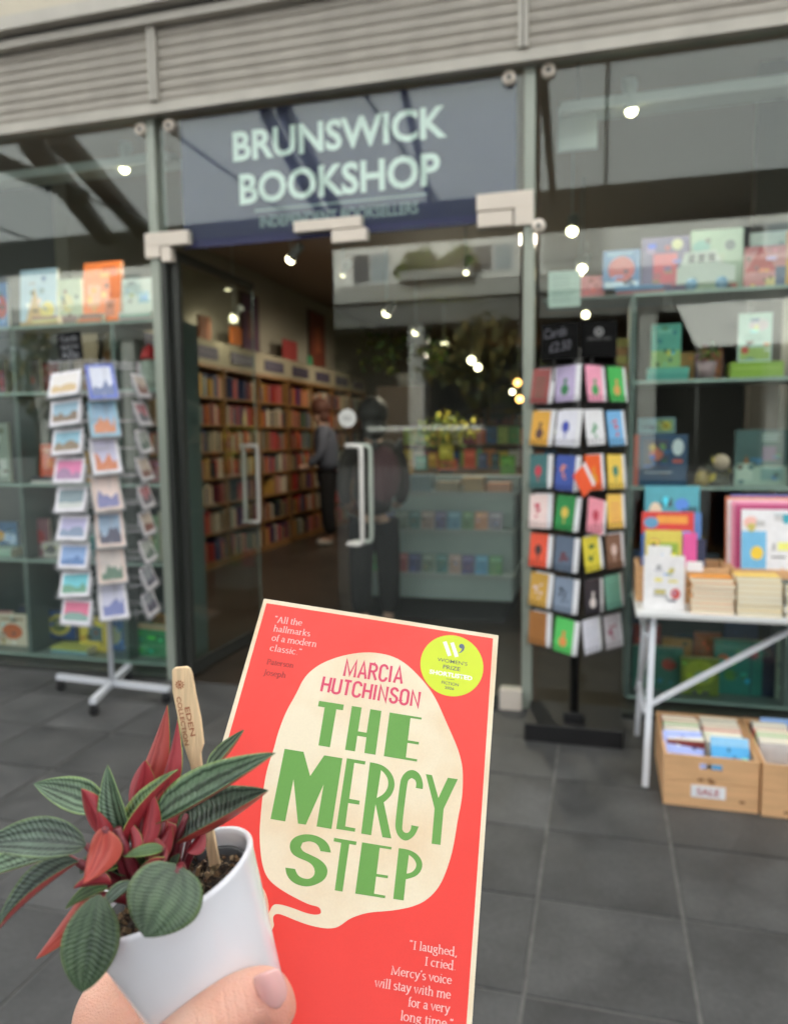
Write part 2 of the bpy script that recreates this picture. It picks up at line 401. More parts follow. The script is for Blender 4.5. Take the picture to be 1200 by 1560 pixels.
# track rails and spot lamps (lit)
BULB = mat('lit_bulb', (1, .95, .8), .5, emit=((1, .90, .55), 4.0))
BULBW = mat('lit_warm_bulb', (1, .8, .4), .5, emit=((1, .50, .12), 3.0))
LAMPB = mat('white_lamp_body', (.5, .55, .52), .4)
for x0, x1, lb in ((-4.6, -2.66, 'pale lighting track running behind the top of the left window'), (-.25, 3.4, 'pale lighting track running behind the top of the right window')):
    tr = thing('lighting_track', lb, 'lighting track', (0, 4.42, 3.28))
    MB().box((x0, -.02, -.02), (x1, .03, .035), LAMPB).build('rail', tr)
    MB().box((x0, .06, .03), (x1, .28, .05), LAMPB).build('cover_strip', tr)
LIGHT_SCALE = .27
def spot_lamp(x, y, z, label, aim, power=18, warm=False, r=.05, body=True, ceil=3.9):
    t = thing('spot_lamp', label, 'spot lamp', (x, y, z), group='small round spot lamps hanging in the shop')
    d = (Vector(aim)-Vector((x, y, z))).normalized()
    M = d.to_track_quat('Z', 'Y').to_matrix().to_4x4()
    r *= .72
    MB().lathe([(0, -.16), (.035, -.16), (.042, -.13), (r*.8, -.06), (r*.98, -.01), (r*.9, .0)], LAMPB, 16, M).build('lamp_shade', t)
    MB().sphere((0, 0, 0), r*.92, BULBW if warm else BULB, 14).build('bulb', t)
    if body: MB().tube([(0, 0, ceil-z), (0, 0, .06)], .006, LAMPB, 6).build('stem', t)
    if power:
        L = bpy.data.lights.new('lamp_glow', 'SPOT'); L.energy = power*LIGHT_SCALE; L.spot_size = math.radians(100); L.spot_blend = .6; L.shadow_soft_size = .05
        L.color = (1, .87, .68)
        lo = bpy.data.objects.new('lamp_glow', L); COL.objects.link(lo); lo.parent = t; lo.location = d*(r+.01); lo.rotation_euler = d.to_track_quat('-Z', 'Y').to_euler()
    return t
_p = at(190, 257, 4.43); spot_lamp(_p.x, _p.y, _p.z, 'spot lamp shining behind the top left window pane', (_p.x-.3, 4.5, 1.2), 50, r=.045, body=True, ceil=3.28)
spot_lamp(.125, 4.43, 3.24, 'spot lamp shining behind the top of the right window', (.3, 4.6, 1.2), 50, r=.048, body=True, ceil=3.30)
spot_lamp(-.248, 6.23, 3.1, 'upper bright lamp of the row behind the right window', (-.4, 4.4, .4), 25, r=.062)
spot_lamp(-.20, 7.50, 3.08, 'second lamp down of the row behind the right window', (-.9, 5.4, .4), 0, r=.06)
spot_lamp(-.24, 7.9, 3.13, 'lamp tucked beside the second one behind the right window', (-.1, 6, .4), 0, r=.06)
spot_lamp(-.25, 9.2, 3.1, 'third lamp of the row behind the right window', (-.2, 6, .4), 0, r=.08)
spot_lamp(-.22, 9.9, 3.02, 'small lamp just under the third in the right window row', (-.2, 6, .4), 0, r=.065)
spot_lamp(-.24, 12.1, 2.98, 'lowest lamp of the row above the greeting card boards', (-.2, 6, .4), 0, r=.08)
spot_lamp(-2.67, 6.4, 3.1, 'bright spot lamp hanging inside the open doorway', (-4.4, 6.9, 1.5), 110, r=.062)
spot_lamp(-2.60, 7.6, 3.2, 'unlit looking spot lamp behind the doorway lamp', (-4.4, 9.4, 1.2), 110, r=.03)
spot_lamp(-2.64, 9.4, 3.1, 'brightest lamp high behind the closed glass door', (-4.4, 10.6, 1.4), 110, r=.08)
spot_lamp(-2.70, 11.2, 3.1, 'second lamp of the row receding behind the closed door', (-4.4, 12.4, 1.4), 70, r=.075)
spot_lamp(-2.65, 13.05, 3.1, 'third lamp of the row receding behind the closed door', (-1.6, 9, 1.2), 260, r=.10)
spot_lamp(-2.60, 15.6, 3.1, 'fourth lamp of the row receding behind the closed door', (-2.4, 9, 1.0), 0, r=.11)
spot_lamp(-2.72, 17.2, 3.1, 'fifth lamp of the row just under the fourth', (-2.4, 9, 1.0), 0, r=.11)
spot_lamp(-1.25, 7.2, 3.05, 'dim lamp above the tiered book display', (-1.5, 6.4, .8), 190, r=.028)
p = at(788, 583, 20); spot_lamp(p.x, p.y, p.z, 'upper of two amber lamps deep in the shop by the door edge', (p.x, 4, .2), 0, True, .13)
p = at(791, 608, 20); spot_lamp(p.x, p.y, p.z, 'lower of two amber lamps deep in the shop by the door edge', (p.x, 4, .2), 0, True, .13)
p = at(780, 597, 20); spot_lamp(p.x, p.y, p.z, 'pale lamp between the two amber lamps deep in the shop', (p.x, 4, .2), 0, False, .09)
spot_lamp(-4.2, 8.3, 2.98, 'lamp glowing in front of the picture above the bookcases', (-4.8, 8.6, 2.6), 12, r=.05)
# exit sign style white card hanging on the right pane and a framed notice
p0, p1 = at(858, 335, 4.4), at(884, 235, 4.4)
np_ = thing('hanging_panel', 'white panel hanging high behind the left end of the right window', 'panel', (-.25, 4.6, 3.13))
MB().box((-.02, 0, 0), (.20, .03, .24), mat('white_panel', (.72, .80, .78), .5)).build('board', np_); MB().bar((.09, .015, .24), (.09, .015, .77), .008, .008, BLACKMETAL).build('cord', np_)
nt = thing('window_notice', 'pale notice stuck inside the right window above the black boards', 'notice', (-.285, 4.17, 2.185))
MB().box((0, 0, 0), (.165, .002, .185), mat('pale_notice', (.45, .56, .51), .6, noise=(3, .1), stretch=(.2, 1, 12))).build('sheet', nt)
b = MB(); ink = mat('notice_ink', (.25, .32, .3), .6)
for k in range(8): b.box((.02, -.001, .155-k*.018), (.02+random.uniform(.08, .125), 0, .159-k*.018), ink)
b.build('printed_lines', nt)
# ================================================================== ACROSS THE COURTYARD (seen mirrored in the glass)
ROOFM = bpy.data.materials.new('frosted_roof_glass'); ROOFM.use_nodes = True
_n, _l = ROOFM.node_tree.nodes, ROOFM.node_tree.links; _n.clear()
_o = _n.new('ShaderNodeOutputMaterial'); _t = _n.new('ShaderNodeBsdfTranslucent'); _t.inputs[0].default_value = (.95, .96, .95, 1)
_d = _n.new('ShaderNodeBsdfDiffuse'); _d.inputs[0].default_value = (.5, .5, .48, 1); _m = _n.new('ShaderNodeMixShader'); _m.inputs[0].default_value = .12
_l.new(_t.outputs[0], _m.inputs[1]); _l.new(_d.outputs[0], _m.inputs[2]); _l.new(_m.outputs[0], _o.inputs[0])
STRUT = mat('dark_painted_steel', (.03, .032, .03), .5)
CONC = mat('pale_concrete', (.42, .42, .39), .85, noise=(.8, .12))
CONCD = mat('weathered_concrete', (.16, .16, .15), .85, noise=(.6, .2))
RENDERW = mat('white_render', (.92, .91, .86), .85, noise=(.3, .05))
cn = thing('canopy', 'frosted glass canopy on dark steel rafters over the pavement', 'canopy', (0, 1.4, 4.45))
x = -14.0
while x < 9:
    MB().box((x+.01, -2.7, 0), (x+1.99, 2.62, .012), ROOFM).build('roof_pane', cn)
    MB().box((x-.012, -2.7, -.02), (x+.008, 2.62, .03), CONC).build('glazing_bar', cn); x += 2.0
MB().box((-14, -2.80, -.46), (9, -2.66, .03), mat('dark_fascia_beam', (.11, .11, .095), .6)).build('edge_beam', cn)
for (xa, ya, xb, yb, w) in ((-2.85, 2.0, -3.50, -1.2, .07), (-2.68, 2.0, -3.27, -1.2, .10), (-1.6, 2.02, -2.07, -1.2, .045),
        (-5.24, 2.0, -6.75, -1.2, .22), (-4.93, 2.0, -6.1, -1.2, .2), (-5.95, 1.65, -5.85, .4, .12), (-.487, 2.0, -.60, -1.2, .07), (3.2, 2.5, 3.0, -1.2, .2)):
    MB().bar((xa, ya-1.4, -.10), (xb, yb-1.4, -.10), w, .14, STRUT).build('rafter', cn)
# opposite terrace, its front at y = -30
YB = -30.0
ob = thing('terrace_building', 'white rendered terrace building over a concrete colonnade mirrored in the glass door', 'building', (0, YB, 0))
MB().box((-34, -6, 9.35), (14, 0, 11.6), RENDERW).build('upper_wall', ob)
MB().box((-34, -6, 11.6), (14, .15, 12.4), CONCD).build('eaves', ob)
MB().box((-34, -2, 8.5), (14, .5, 9.35), CONC).build('ledge', ob)
MB().box((-34, -2, 7.3), (14, .25, 8.5), CONCD).build('concrete_beam', ob)
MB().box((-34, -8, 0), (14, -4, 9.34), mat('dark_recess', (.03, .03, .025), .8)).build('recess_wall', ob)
for x in (-32, -26, -20.5, -14.8, -9.2, -3.6, 2, 7.6, 13):
    MB().box((x-.4, -1.2, 0), (x+.4, .1, 7.3), CONC).build('column', ob)
WIN = mat('window_glass_dark', (.05, .06, .07), .1); WINL = mat('window_glass_pale', (.35, .42, .45), .2); FRW = mat('window_frame_white', (.7, .7, .68), .5)
for x0, z0, z1 in ((-12.5, 9.55, 10.95), (-6.2, 9.8, 10.95), (-20, 9.6, 10.9), (-27, 9.6, 10.9), (6, 9.7, 10.9)):
    w = MB(); w.box((x0-.1, 0, z0-.1), (x0+2.0, .06, z1+.1), FRW); fo = w.build('window', ob)
    MB().box((x0, .065, z0), (x0+.85, .08, z1), WIN).build('pane', fo); MB().box((x0+1.0, .065, z0), (x0+1.85, .08, z1), WINL).build('pane', fo)
rl = thing('balcony_railing', 'grey balcony railing mirrored at the left of the right window', 'railing', (0, YB+.6, 0))
for z in (11.45, 9.85): MB().box((-2.9, -.05, z-.05), (-.2, .05, z+.05), CONC).build('rail', rl)
for k in range(14): MB().box((-2.85+k*.2, -.03, 9.9), (-2.80+k*.2, .03, 11.4), CONC).build('baluster', rl)
rl = thing('balcony_railing', 'long lower railing mirrored under the top shelf of the right window', 'railing', (0, YB+.9, 0))
for z in (8.35, 7.25): MB().box((2.6, -.06, z-.06), (13, .06, z+.06), CONC).build('rail', rl)
for k in range(40): MB().box((2.65+k*.26, -.03, 7.3), (2.72+k*.26, .03, 8.3), CONC).build('baluster', rl)
aw = thing('market_awning', 'white awning across the courtyard mirrored in the right window', 'awning', (5.6, YB+3, 5.2))
MB().add([(-2.6, 0, 1.9), (3.2, 0, 2.0), (3.2, 1.2, 0), (-1.9, 1.2, 0), (-2.6, -.1, 1.9), (3.2, -.1, 2.0), (3.2, 1.1, -.05), (-1.9, 1.1, -.05)], [(0,1,2,3), (7,6,5,4), (0,4,5,1), (1,5,6,2), (2,6,7,3), (3,7,4,0)], RENDERW).build('cloth', aw)
for x in (-1.8, 3.1): MB().tube([(x, 1.1, -5.2), (x, 1.1, 0)], .05, CONCD, 6).build('post', aw)

def leaf_cloud(b, c, r, n, ms, size=.3, sc=(1, 1, 1)):
    for _ in range(n):
        v = Vector([random.gauss(0, 1) for _ in range(3)]).normalized()*r*random.random()**.4
        p = Vector(c)+Vector((v.x*sc[0], v.y*sc[1], v.z*sc[2])); R = Euler([random.uniform(0, 6) for _ in range(3)]).to_matrix()
        s = size*random.uniform(.6, 1.3)
        b.add([p+R @ Vector(q) for q in ((-s, 0, 0), (0, -s*.5, 0), (s, 0, 0), (0, s*.5, .1*s))], [(0, 1, 2, 3)], random.choice(ms))
GRN = [mat('leaf_green', (.09, .15, .03), .6), mat('leaf_dark_green', (.04, .08, .02), .6), mat('leaf_yellow_green', (.16, .19, .03), .6)]
bx = thing('planter', 'leafy balcony planter mirrored above the glass door', 'planter', (-8.1, YB+.7, 9.35))
MB().box((-1.7, -.4, 0), (1.9, .3, .45), CONC).build('trough', bx)
PG = [mat('planter_leaf', (.10, .20, .02), .7), mat('planter_leaf_light', (.20, .30, .03), .7), GRN[1]]
b = MB(); [leaf_cloud(b, (cx_, 0, cz_), rr_, int(420*rr_), PG, .13, (1, .6, .9)) for cx_, cz_, rr_ in ((-1.6, .5, .5), (-1.1, .95, .6), (-.5, 1.15, .55), (-.1, .7, .5), (.5, .75, .35), (1.0, 1.0, .5), (1.5, 1.2, .45), (1.8, .8, .35))]; b.build('foliage', bx)
OL = [mat('olive_leaf', (.10, .10, .03), .7), mat('olive_dark_leaf', (.04, .05, .02), .7), mat('olive_gold_leaf', (.17, .13, .03), .7)]
for i, (x, y, h, r, lb) in enumerate(((-4.4, -20, 4.6, 2.3, 'courtyard tree mirrored by the right edge of the glass door'), (-12.5, -24, 4.2, 1.0, 'slim courtyard tree mirrored in the middle of the glass door'), (-24, -20, 5, 2.2, 'broad courtyard tree mirrored in the left window'))):
    tr = thing('courtyard_tree', lb, 'tree', (x, y, 0))
    b = MB().tube([(0, 0, 0), (.05, 0, h*.4), (-.05, .1, h*.75)], [.14, .10, .05], mat('bark', (.08, .06, .04), .9), 7)
    for k in range(5): a = k*1.3; b.tube([(0, 0, h*.45+k*.15), (math.cos(a)*r*.6, math.sin(a)*r*.6, h*.75+k*.1)], [.05, .015], mat('bark', (.08, .06, .04), .9), 5)
    b.build('trunk', tr)
    b = MB(); leaf_cloud(b, (r*.3, 0, h*.8), r*.8, 260, OL, .2, (1, 1, .8)); leaf_cloud(b, (-r*.5, .2, h*.95), r*.6, 200, OL, .2, (1, 1, .7)); leaf_cloud(b, (r*.1, -.3, h*1.1), r*.55, 160, OL, .2); b.build('crown', tr)
    if i == 0: b = None
# mirrored market stall edge: pale strip of awning in the middle of the door
ms = thing('market_stall', 'low white roofed stall mirrored in the middle of the glass door', 'stall', (-5.2, -15.4, 0))
MB().add([(-2.2, -1, 1.72), (1.6, -1, 1.72), (1.6, 0, 1.80), (-2.2, 0, 1.80), (-2.2, -1, 1.84), (1.6, -1, 1.84), (1.6, 0, 1.92), (-2.2, 0, 1.92)], [(3,2,1,0), (4,5,6,7), (0,1,5,4), (1,2,6,5), (2,3,7,6), (3,0,4,7)], RENDERW).build('roof', ms)
for x in (-2.1, 1.5): MB().box((x-.04, -.1, 0), (x+.04, 0, 1.75), CONCD).build('post', ms)

# ================================================================== WINDOW DISPLAYS
TEAL = mat('grey_teal_shelving', (.11, .15, .14), .35, noise=(2, .08))
TEALD = mat('dark_teal_back_panel', (.03, .052, .05), .6, noise=(1, .15))
TEALG = mat('pale_green_shelf_edge', (.30, .40, .36), .25)
def shelf_unit(name, label, xs, zs, y0, y1, backs, cat='shelving', ztop=None):
    t = thing(name, label, cat, (xs[0], y0, 0)); ox = xs[0]
    for x, za, zb in xs_up(xs, zs, ztop): MB().box((x-ox-.016, 0, za), (x-ox+.016, y1-y0, zb), TEAL).build('upright', t)
    for z in zs:
        o = MB().box((0, -.004, z-.014), (xs[-1]-ox, y1-y0+.004, z), TEAL).build('shelf', t)
        MB().box((0, -.012, z-.016), (xs[-1]-ox, -.005, z+.002), TEALG).build('shelf_edge', o)
    for xa, xb, za, zb in backs: MB().box((xa-ox, y1-y0-.02, za), (xb-ox, y1-y0-.008, zb), TEALD).build('back_panel', t)
    return t
def xs_up(xs, zs, ztop):
    return [(x, 0.02, ztop or zs[-1]) for x in xs]
Y1 = 4.36
shelf_unit('display_shelving', 'grey teal shelving unit filling the left shop window', [-4.62, -3.86, -3.08, -2.67], [.03, .70, 1.225, 1.845, 2.285], Y1, 4.70,
           [(-4.6, -2.67, .03, .70), (-3.84, -2.67, .70, 1.22), (-3.84, -3.1, 1.22, 1.84)])
shelf_unit('display_shelving', 'grey teal shelving unit behind the right window and table', [.155, .985, 1.6], [.03, .62, 1.225, 1.805, 2.275], 4.42, 4.78, [(.155, 1.6, .03, .6)])
tag(MB().box((-.33, 4.42, 2.262), (.139, 4.76, 2.276), TEAL).build('cantilever_shelf'), 'glass top shelf reaching left of the right window shelving', 'shelf')

def book(label, x, z, w, h, Y, base, prints=(), d=.022, rz=0, tilt=0, ry=0, name='book', cat='book', pages=True, group=None, spine=None):
    """a book standing face out; prints = (shape, u, v, su, sv, colour) in cover fractions from the lower left"""
    t = MB(); c = paper(*base)
    t.box((0, 0, 0), (w, .0015, h), c); t.box((0, d-.0015, 0), (w, d, h), c); t.box((0, .0015, 0), (.002, d-.0015, h), paper(*(spine or base)))
    for i, (k, u, v, su, sv, col) in enumerate(prints):
        y = -.0004-.0003*i; m = paper(*col)
        if k == 'r': t.add([(u*w, y, v*h), ((u+su)*w, y, v*h), ((u+su)*w, y, (v+sv)*h), (u*w, y, (v+sv)*h)], [(0, 1, 2, 3)], m)
        elif k == 'd': t.add([(u*w+math.cos(q)*su*w, y, v*h+math.sin(q)*sv*h) for q in [2*math.pi*j/18 for j in range(18)]], [tuple(range(18))], m)
        elif k == 't': t.add([(u*w, y, v*h), ((u+su)*w, y, v*h), ((u+su*.5)*w, y, (v+sv)*h)], [(0, 1, 2)], m)
        elif k == 'l':                                  # a few lines of small print
            for j in range(int(su)): t.add([(u*w, y, (v-j*.05)*h), ((u+sv*(.7+.3*random.random()))*w, y, (v-j*.05)*h), ((u+sv*.85)*w, y, (v-j*.05+.022)*h), (u*w, y, (v-j*.05+.022)*h)], [(0, 1, 2, 3)], m)
    lum = sum(base)/3; ny = -.0004-.0003*len(prints)-.0002
    for i in range(DETAIL if w > .09 and name == 'book' else 0):
        q = random.uniform(.35, .75) if lum > 110 and random.random() < .6 else random.uniform(1.15, 1.6)
        if lum > 205: q = random.uniform(.72, .95)
        hue = random.choice(((1, 1, 1), (1, 1, 1), (1.25, .75, .6), (.7, .95, 1.25), (1.15, 1.1, .6)))
        m = paper(*[int(max(8, min(245, c_*q*hq)))//12*12 for c_, hq in zip(base, hue)]); u, v = random.uniform(.06, .8), random.uniform(.06, .88); su, sv = random.uniform(.04, .26), random.uniform(.015, .09)
        if random.random() < .6: t.add([(u*w, ny, v*h), (min(.96, u+su)*w, ny, v*h), (min(.96, u+su)*w, ny, min(.97, v+sv)*h), (u*w, ny, min(.97, v+sv)*h)], [(0, 1, 2, 3)], m)
        else: t.add([((u+.06*math.cos(a_)*(1+.3*math.sin(3*a_)))*w, ny, (v+.05*math.sin(a_))*h) for a_ in [j*math.pi/5 for j in range(10)]], [tuple(range(10))], m)
        ny -= .00012
    o = t.build(name, loc=(x, Y, z), rot=(tilt, ry, rz))
    if pages: MB().box((.002, .0016, .002), (w-.003, d-.0016, h-.002), PAGES).build('pages', o)
    return tag(o, label, cat, group)
DETAIL = 9
def fb(label, px0, py0, px1, py1, Y, base, prints=(), snap=None, **k):
    pm = (px0+px1)/2, (py0+py1)/2
    a = at(px0, pm[1], Y); c = at(px1, pm[1], Y); zt = at(pm[0], py0, Y).z; zb = at(pm[0], py1, Y).z
    if snap is not None: zb = snap
    return book(label, a.x, zb, c.x-a.x, zt-zb, Y, base, prints, **k)
def flat_stack(label, x, y, z, w, d, hs, cols, group, pageside=False, name='book'):
    for i, h in enumerate(hs):
        c = paper(*cols[i % len(cols)]); dx, dy = random.uniform(-.006, .006), random.uniform(-.004, .004)
        t = MB().box((0, 0, 0), (w, d, .0012), c).box((0, 0, h-.0012), (w, d, h), c)
        if not pageside: t.box((0, 0, .0012), (w, .0015, h-.0012), c)
        o = t.build(name, loc=(x+dx, y+dy, z), rot=(0, 0, random.uniform(-.02, .02)))
        MB().box((.002, .002, .0013), (w-.002, d-.002, h-.0013), PAGES).build('pages', o)
        pos = 'topmost' if i == len(hs)-1 else ('lowest' if i == 0 else ['second', 'third', 'fourth', 'fifth', 'sixth', 'seventh', 'eighth', 'ninth', 'tenth', 'eleventh', 'twelfth'][i-1]+' from the bottom')
        tag(o, '%s, %s' % (label, pos), 'book', group); z += h+.0001
    return z
# left window, top shelf
z = 2.287
fb('blue and sand coloured picture book on the top left shelf', 28, 408, 84, 478, 4.47, (170, 195, 215), [('t', .15, .1, .5, .6, (205, 165, 110)), ('d', .75, .3, .2, .15, (225, 205, 110)), ('r', 0, .0, 1, .12, (190, 160, 120))], z, tilt=-.08)
fb('bright orange book standing tallest on the left window top shelf', 122, 396, 180, 462, 4.50, (235, 120, 50), [('r', .12, .3, .35, .35, (225, 160, 120)), ('r', .6, .15, .25, .25, (190, 100, 60)), ('l', .5, .9, 3, .4, (160, 70, 40))], z, tilt=-.12)
fb('pale green patterned book left of the orange one', 88, 425, 125, 478, 4.50, (190, 200, 175), [('d', .4, .5, .25, .2, (215, 205, 150)), ('r', .1, .1, .7, .15, (150, 120, 120))], z)
fb('white and pale blue book right of the orange one', 186, 424, 232, 476, 4.50, (205, 212, 208), [('r', .55, .45, .35, .25, (150, 190, 215)), ('l', .1, .85, 5, .7, (150, 170, 170)), ('r', 0, .0, 1, .2, (150, 175, 165))], z)
fb('blue book with a red mark at the far left of the top shelf', -22, 432, 12, 480, 4.46, (90, 125, 175), [('d', .7, .5, .25, .25, (190, 70, 60))], z)
flat_stack('thin flat book under the left window top display', -3.70, 4.37, z, .2, .05, [.018, .022, .02], [(190, 150, 120), (215, 205, 140), (160, 110, 100)], 'thin flat books at the front of the left window top shelf')
flat_stack('orange flat book before the tall orange book', -3.33, 4.37, z, .17, .05, [.03, .025], [(225, 130, 95), (120, 90, 80)], 'flat books before the tall orange book')
flat_stack('pale flat book at the right end of the left top shelf', -3.05, 4.40, z, .24, .1, [.02, .022, .02], [(200, 150, 165), (140, 175, 160), (200, 205, 200)], 'pale flat books at the right end of the left top shelf')
# second row
z = 1.847
fb('black book with a small red motif beside the card spinner', 24, 548, 62, 600, 4.5, (45, 42, 46), [('d', .6, .4, .15, .12, (150, 60, 50)), ('l', .1, .9, 8, .7, (110, 110, 115))], z)
fb('dark pictorial book at the far left of the second row', -25, 550, 10, 600, 4.5, (60, 60, 66), [('r', .7, .1, .2, .6, (150, 60, 80))], z)
dl2 = thing('toy_doll', 'pale woven toy with a red hat on the left window shelf', 'toy', (-2.90, 4.50, z))
b = MB().lathe([(0, 0), (.085, 0), (.088, .05), (.078, .12), (.055, .19), (.03, .215), (0, .22)], mat('pale_wicker', (.33, .36, .32), .8, noise=(40, .25)), 16); b.build('body', dl2)
MB().lathe([(.0, .30), (.015, .298), (.045, .265), (.062, .22), (.066, .20), (.05, .195), (0, .195)], mat('red_felt', (.42, .02, .025), .8), 14).build('hat', dl2)
# third row
z = 1.227
o = flat_stack('flat book under the orange red book', -3.80, 4.40, z, .2, .16, [.02, .026], [(210, 205, 200), (40, 45, 60)], 'flat books under the orange red book')
book('orange red book propped on two flat ones in the left window', -3.775, o, .135, .225, 4.45, (205, 75, 40), [('d', .65, .4, .2, .15, (225, 120, 60)), ('l', .15, .85, 3, .6, (235, 200, 180))], tilt=-.1)
fb('grey green book at the far left beside the card rack', -25, 645, 14, 716, 4.5, (150, 160, 150), [('r', .6, .1, .3, .3, (200, 205, 200))], z)
# fourth row
z = .702
fb('blue picture book with a gold moon in the far left cubby', -20, 795, 28, 836, 4.5, (85, 115, 150), [('d', .3, .4, .3, .25, (210, 160, 70)), ('d', .75, .3, .2, .3, (180, 200, 225))], z+.07)
flat_stack('pale book lying under the blue picture book', -4.3, 4.42, z, .27, .18, [.03, .03], [(150, 185, 165), (170, 195, 180)], 'pale books lying under the blue picture book')
fb('dusty pink book with red flowers behind the card spinner', 44, 790, 76, 848, 4.48, (140, 95, 105), [('d', .5, .5, .3, .2, (170, 60, 65)), ('d', .7, .3, .2, .1, (200, 190, 180))], z)
fb('small white and grey book behind the postcards', 66, 826, 94, 850, 4.46, (195, 190, 185), [('d', .4, .5, .3, .3, (110, 110, 110))], z)
fb('pale green book upright at the right of the left window', 222, 786, 242, 852, 4.5, (140, 170, 135), [('d', .5, .5, .3, .2, (180, 190, 150))], z)
fb('white, red and green patterned book by the left door post', 242, 780, 272, 850, 4.5, (165, 160, 140), [('t', .1, .6, .5, .3, (150, 45, 45)), ('d', .5, .35, .3, .15, (150, 90, 70))], z)
# bottom row
z = .032
fb('cream book with orange picture in the bottom left cubby', -2, 936, 42, 1000, 4.5, (215, 205, 185), [('d', .5, .45, .35, .25, (205, 110, 70)), ('r', .1, .8, .8, .1, (170, 150, 130))], z)
fb('navy book with a yellow disc in the bottom of the left window', 64, 930, 116, 988, 4.55, (45, 75, 125), [('d', .5, .5, .36, .38, (190, 180, 90)), ('d', .5, .5, .22, .25, (110, 120, 70))], z+.06)
fb('yellow book with a dark picture behind the spinner foot', 122, 940, 165, 1002, 4.5, (205, 185, 80), [('r', .3, .3, .5, .45, (90, 110, 120)), ('r', 0, 0, .5, .12, (225, 215, 120))], z)
fb('blue and white book behind the spinner pole', 160, 945, 196, 1008, 4.55, (70, 105, 150), [('d', .4, .5, .3, .3, (170, 180, 150))], z)
fb('large green book with cream top right of the spinner pole', 202, 950, 256, 1018, 4.48, (50, 150, 95), [('r', .0, .85, 1, .15, (190, 165, 130)), ('d', .3, .25, .15, .1, (90, 190, 130)), ('d', .7, .6, .18, .1, (40, 120, 80))], z, ry=.04)
flat_stack('pale blue flat book at the bottom of the left window', -3.72, 4.40, z, .30, .14, [.026, .022], [(120, 165, 175), (170, 175, 90)], 'flat books at the bottom of the left window')

# right window, top shelf
z = 2.278
W = 4.52
flat_stack('flat book in the low pile at the left of the right top shelf', .06, 4.44, z, .25, .15, [.022, .022], [(160, 95, 105), (110, 150, 190)], 'flat books at the left of the right top shelf')
book('blue book with a red picture on the right window top shelf', -.01, z+.048, .20, .21, W, (95, 130, 175), [('d', .5, .5, .36, .33, (190, 90, 95)), ('r', .05, .02, .9, .16, (190, 205, 220)), ('l', .1, .92, 2, .8, (170, 200, 220))])
book('purple book with a red picture on the right window top shelf', .20, z+.03, .25, .30, 4.60, (95, 85, 125), [('r', .25, .15, .5, .55, (190, 75, 95)), ('d', .75, .85, .12, .1, (190, 190, 150)), ('d', .2, .8, .1, .1, (150, 130, 170))])
t = thing('car_shaped_book', 'white car shaped board book on the right window top shelf', 'book', (.375, 4.44, z))
cw_ = mat('car_book_white', (.55, .6, .56), .5); cdk = mat('car_book_dark', (.07, .09, .09), .5); cbl = mat('car_book_blue', (.12, .28, .45), .5)
MB().prism([(0, .04), (0, .12), (.02, .135), (.04, .20), (.19, .205), (.225, .14), (.29, .12), (.29, .04)], 0, .025, cw_).build('body', t)
for x in (.075, .225):
    o = MB().lathe([(0, -.004), (.03, -.004), (.032, .02), (0, .02)], cbl, 16, Matrix.Translation((x, 0, .035)) @ Matrix.Rotation(-math.pi/2, 4, 'X')).build('wheel', t)
for x in (.055, .105, .155): MB().box((x, -.002, .145), (x+.035, 0, .19), cdk).build('window', t)
book('sage green map patterned book on the right window top shelf', .46, z, .27, .355, 4.62, (150, 175, 155), [('d', .75, .75, .1, .08, (60, 80, 85)), ('d', .2, .75, .17, .1, (110, 160, 155)), ('r', .1, .2, .5, .2, (175, 185, 150)), ('r', .6, .05, .3, .12, (160, 85, 80)), ('l', .3, .6, 4, .4, (185, 190, 165))])
book('pink book with a red corner at the right edge of the top shelf', .72, z, .2, .22, 4.50, (200, 130, 135), [('t', 0, .4, .8, .6, (180, 60, 65)), ('d', .65, .15, .15, .12, (215, 195, 140)), ('r', .75, 0, .25, .5, (75, 95, 130))])
book('pale blue book behind the pink one on the top shelf', .77, z, .25, .33, 4.66, (185, 195, 190), [('r', .1, .5, .8, .3, (140, 165, 165))])
book('yellow and orange book at the right frame edge of the top shelf', .93, z, .2, .30, 4.55, (225, 175, 80), [('r', 0, .5, 1, .5, (215, 165, 140)), ('d', .4, .3, .2, .2, (200, 120, 60))])
# shelf 2
z = 1.807
zt = flat_stack('teal patterned flat book on the second right window shelf', .235, 4.44, z, .215, .16, [.035, .035], [(70, 150, 140), (90, 165, 150)], 'teal flat books on the second right window shelf')
book('teal and green picture book standing on teal flat books', .255, zt, .155, .24, 4.50, (85, 160, 145), [('r', 0, 0, 1, .4, (140, 175, 110)), ('d', .6, .35, .12, .06, (190, 190, 80)), ('l', .2, .85, 2, .6, (140, 195, 180))])
cr = thing('flower_pot', 'small pink pot of flowers on the right window shelf', 'flower pot', (.55, 4.55, z))
MB().lathe([(0, 0), (.04, 0), (.055, .10), (.05, .10), (.045, .09), (0, .085)], mat('dusty_pink_pot', (.35, .24, .26), .6), 14).build('pot', cr)
b = MB(); leaf_cloud(b, (0, 0, .14), .07, 60, GRN + [mat('dusty_red_petal', (.4, .10, .14), .7)], .022); b.build('flowers', cr)
book('lime green box lying under the pale book in the right window', .66, z, .26, .085, 4.46, (140, 175, 60), [('r', .05, .55, .9, .1, (165, 195, 90))], d=.16, name='game_box', cat='box', pages=False)
book('pale mint picture book standing on a lime green box', .70, z+.086, .165, .26, 4.50, (190, 215, 205), [('r', .05, .05, .9, .25, (165, 190, 110)), ('d', .2, .25, .12, .08, (195, 90, 80)), ('d', .6, .75, .3, .12, (215, 200, 205)), ('l', .2, .55, 3, .6, (150, 185, 175))])
tag(MB().box((.30, 4.7, z), (.42, 4.76, z+.10), paper(40, 42, 60)).build('dark_box'), 'dark navy box behind the teal picture book', 'box')
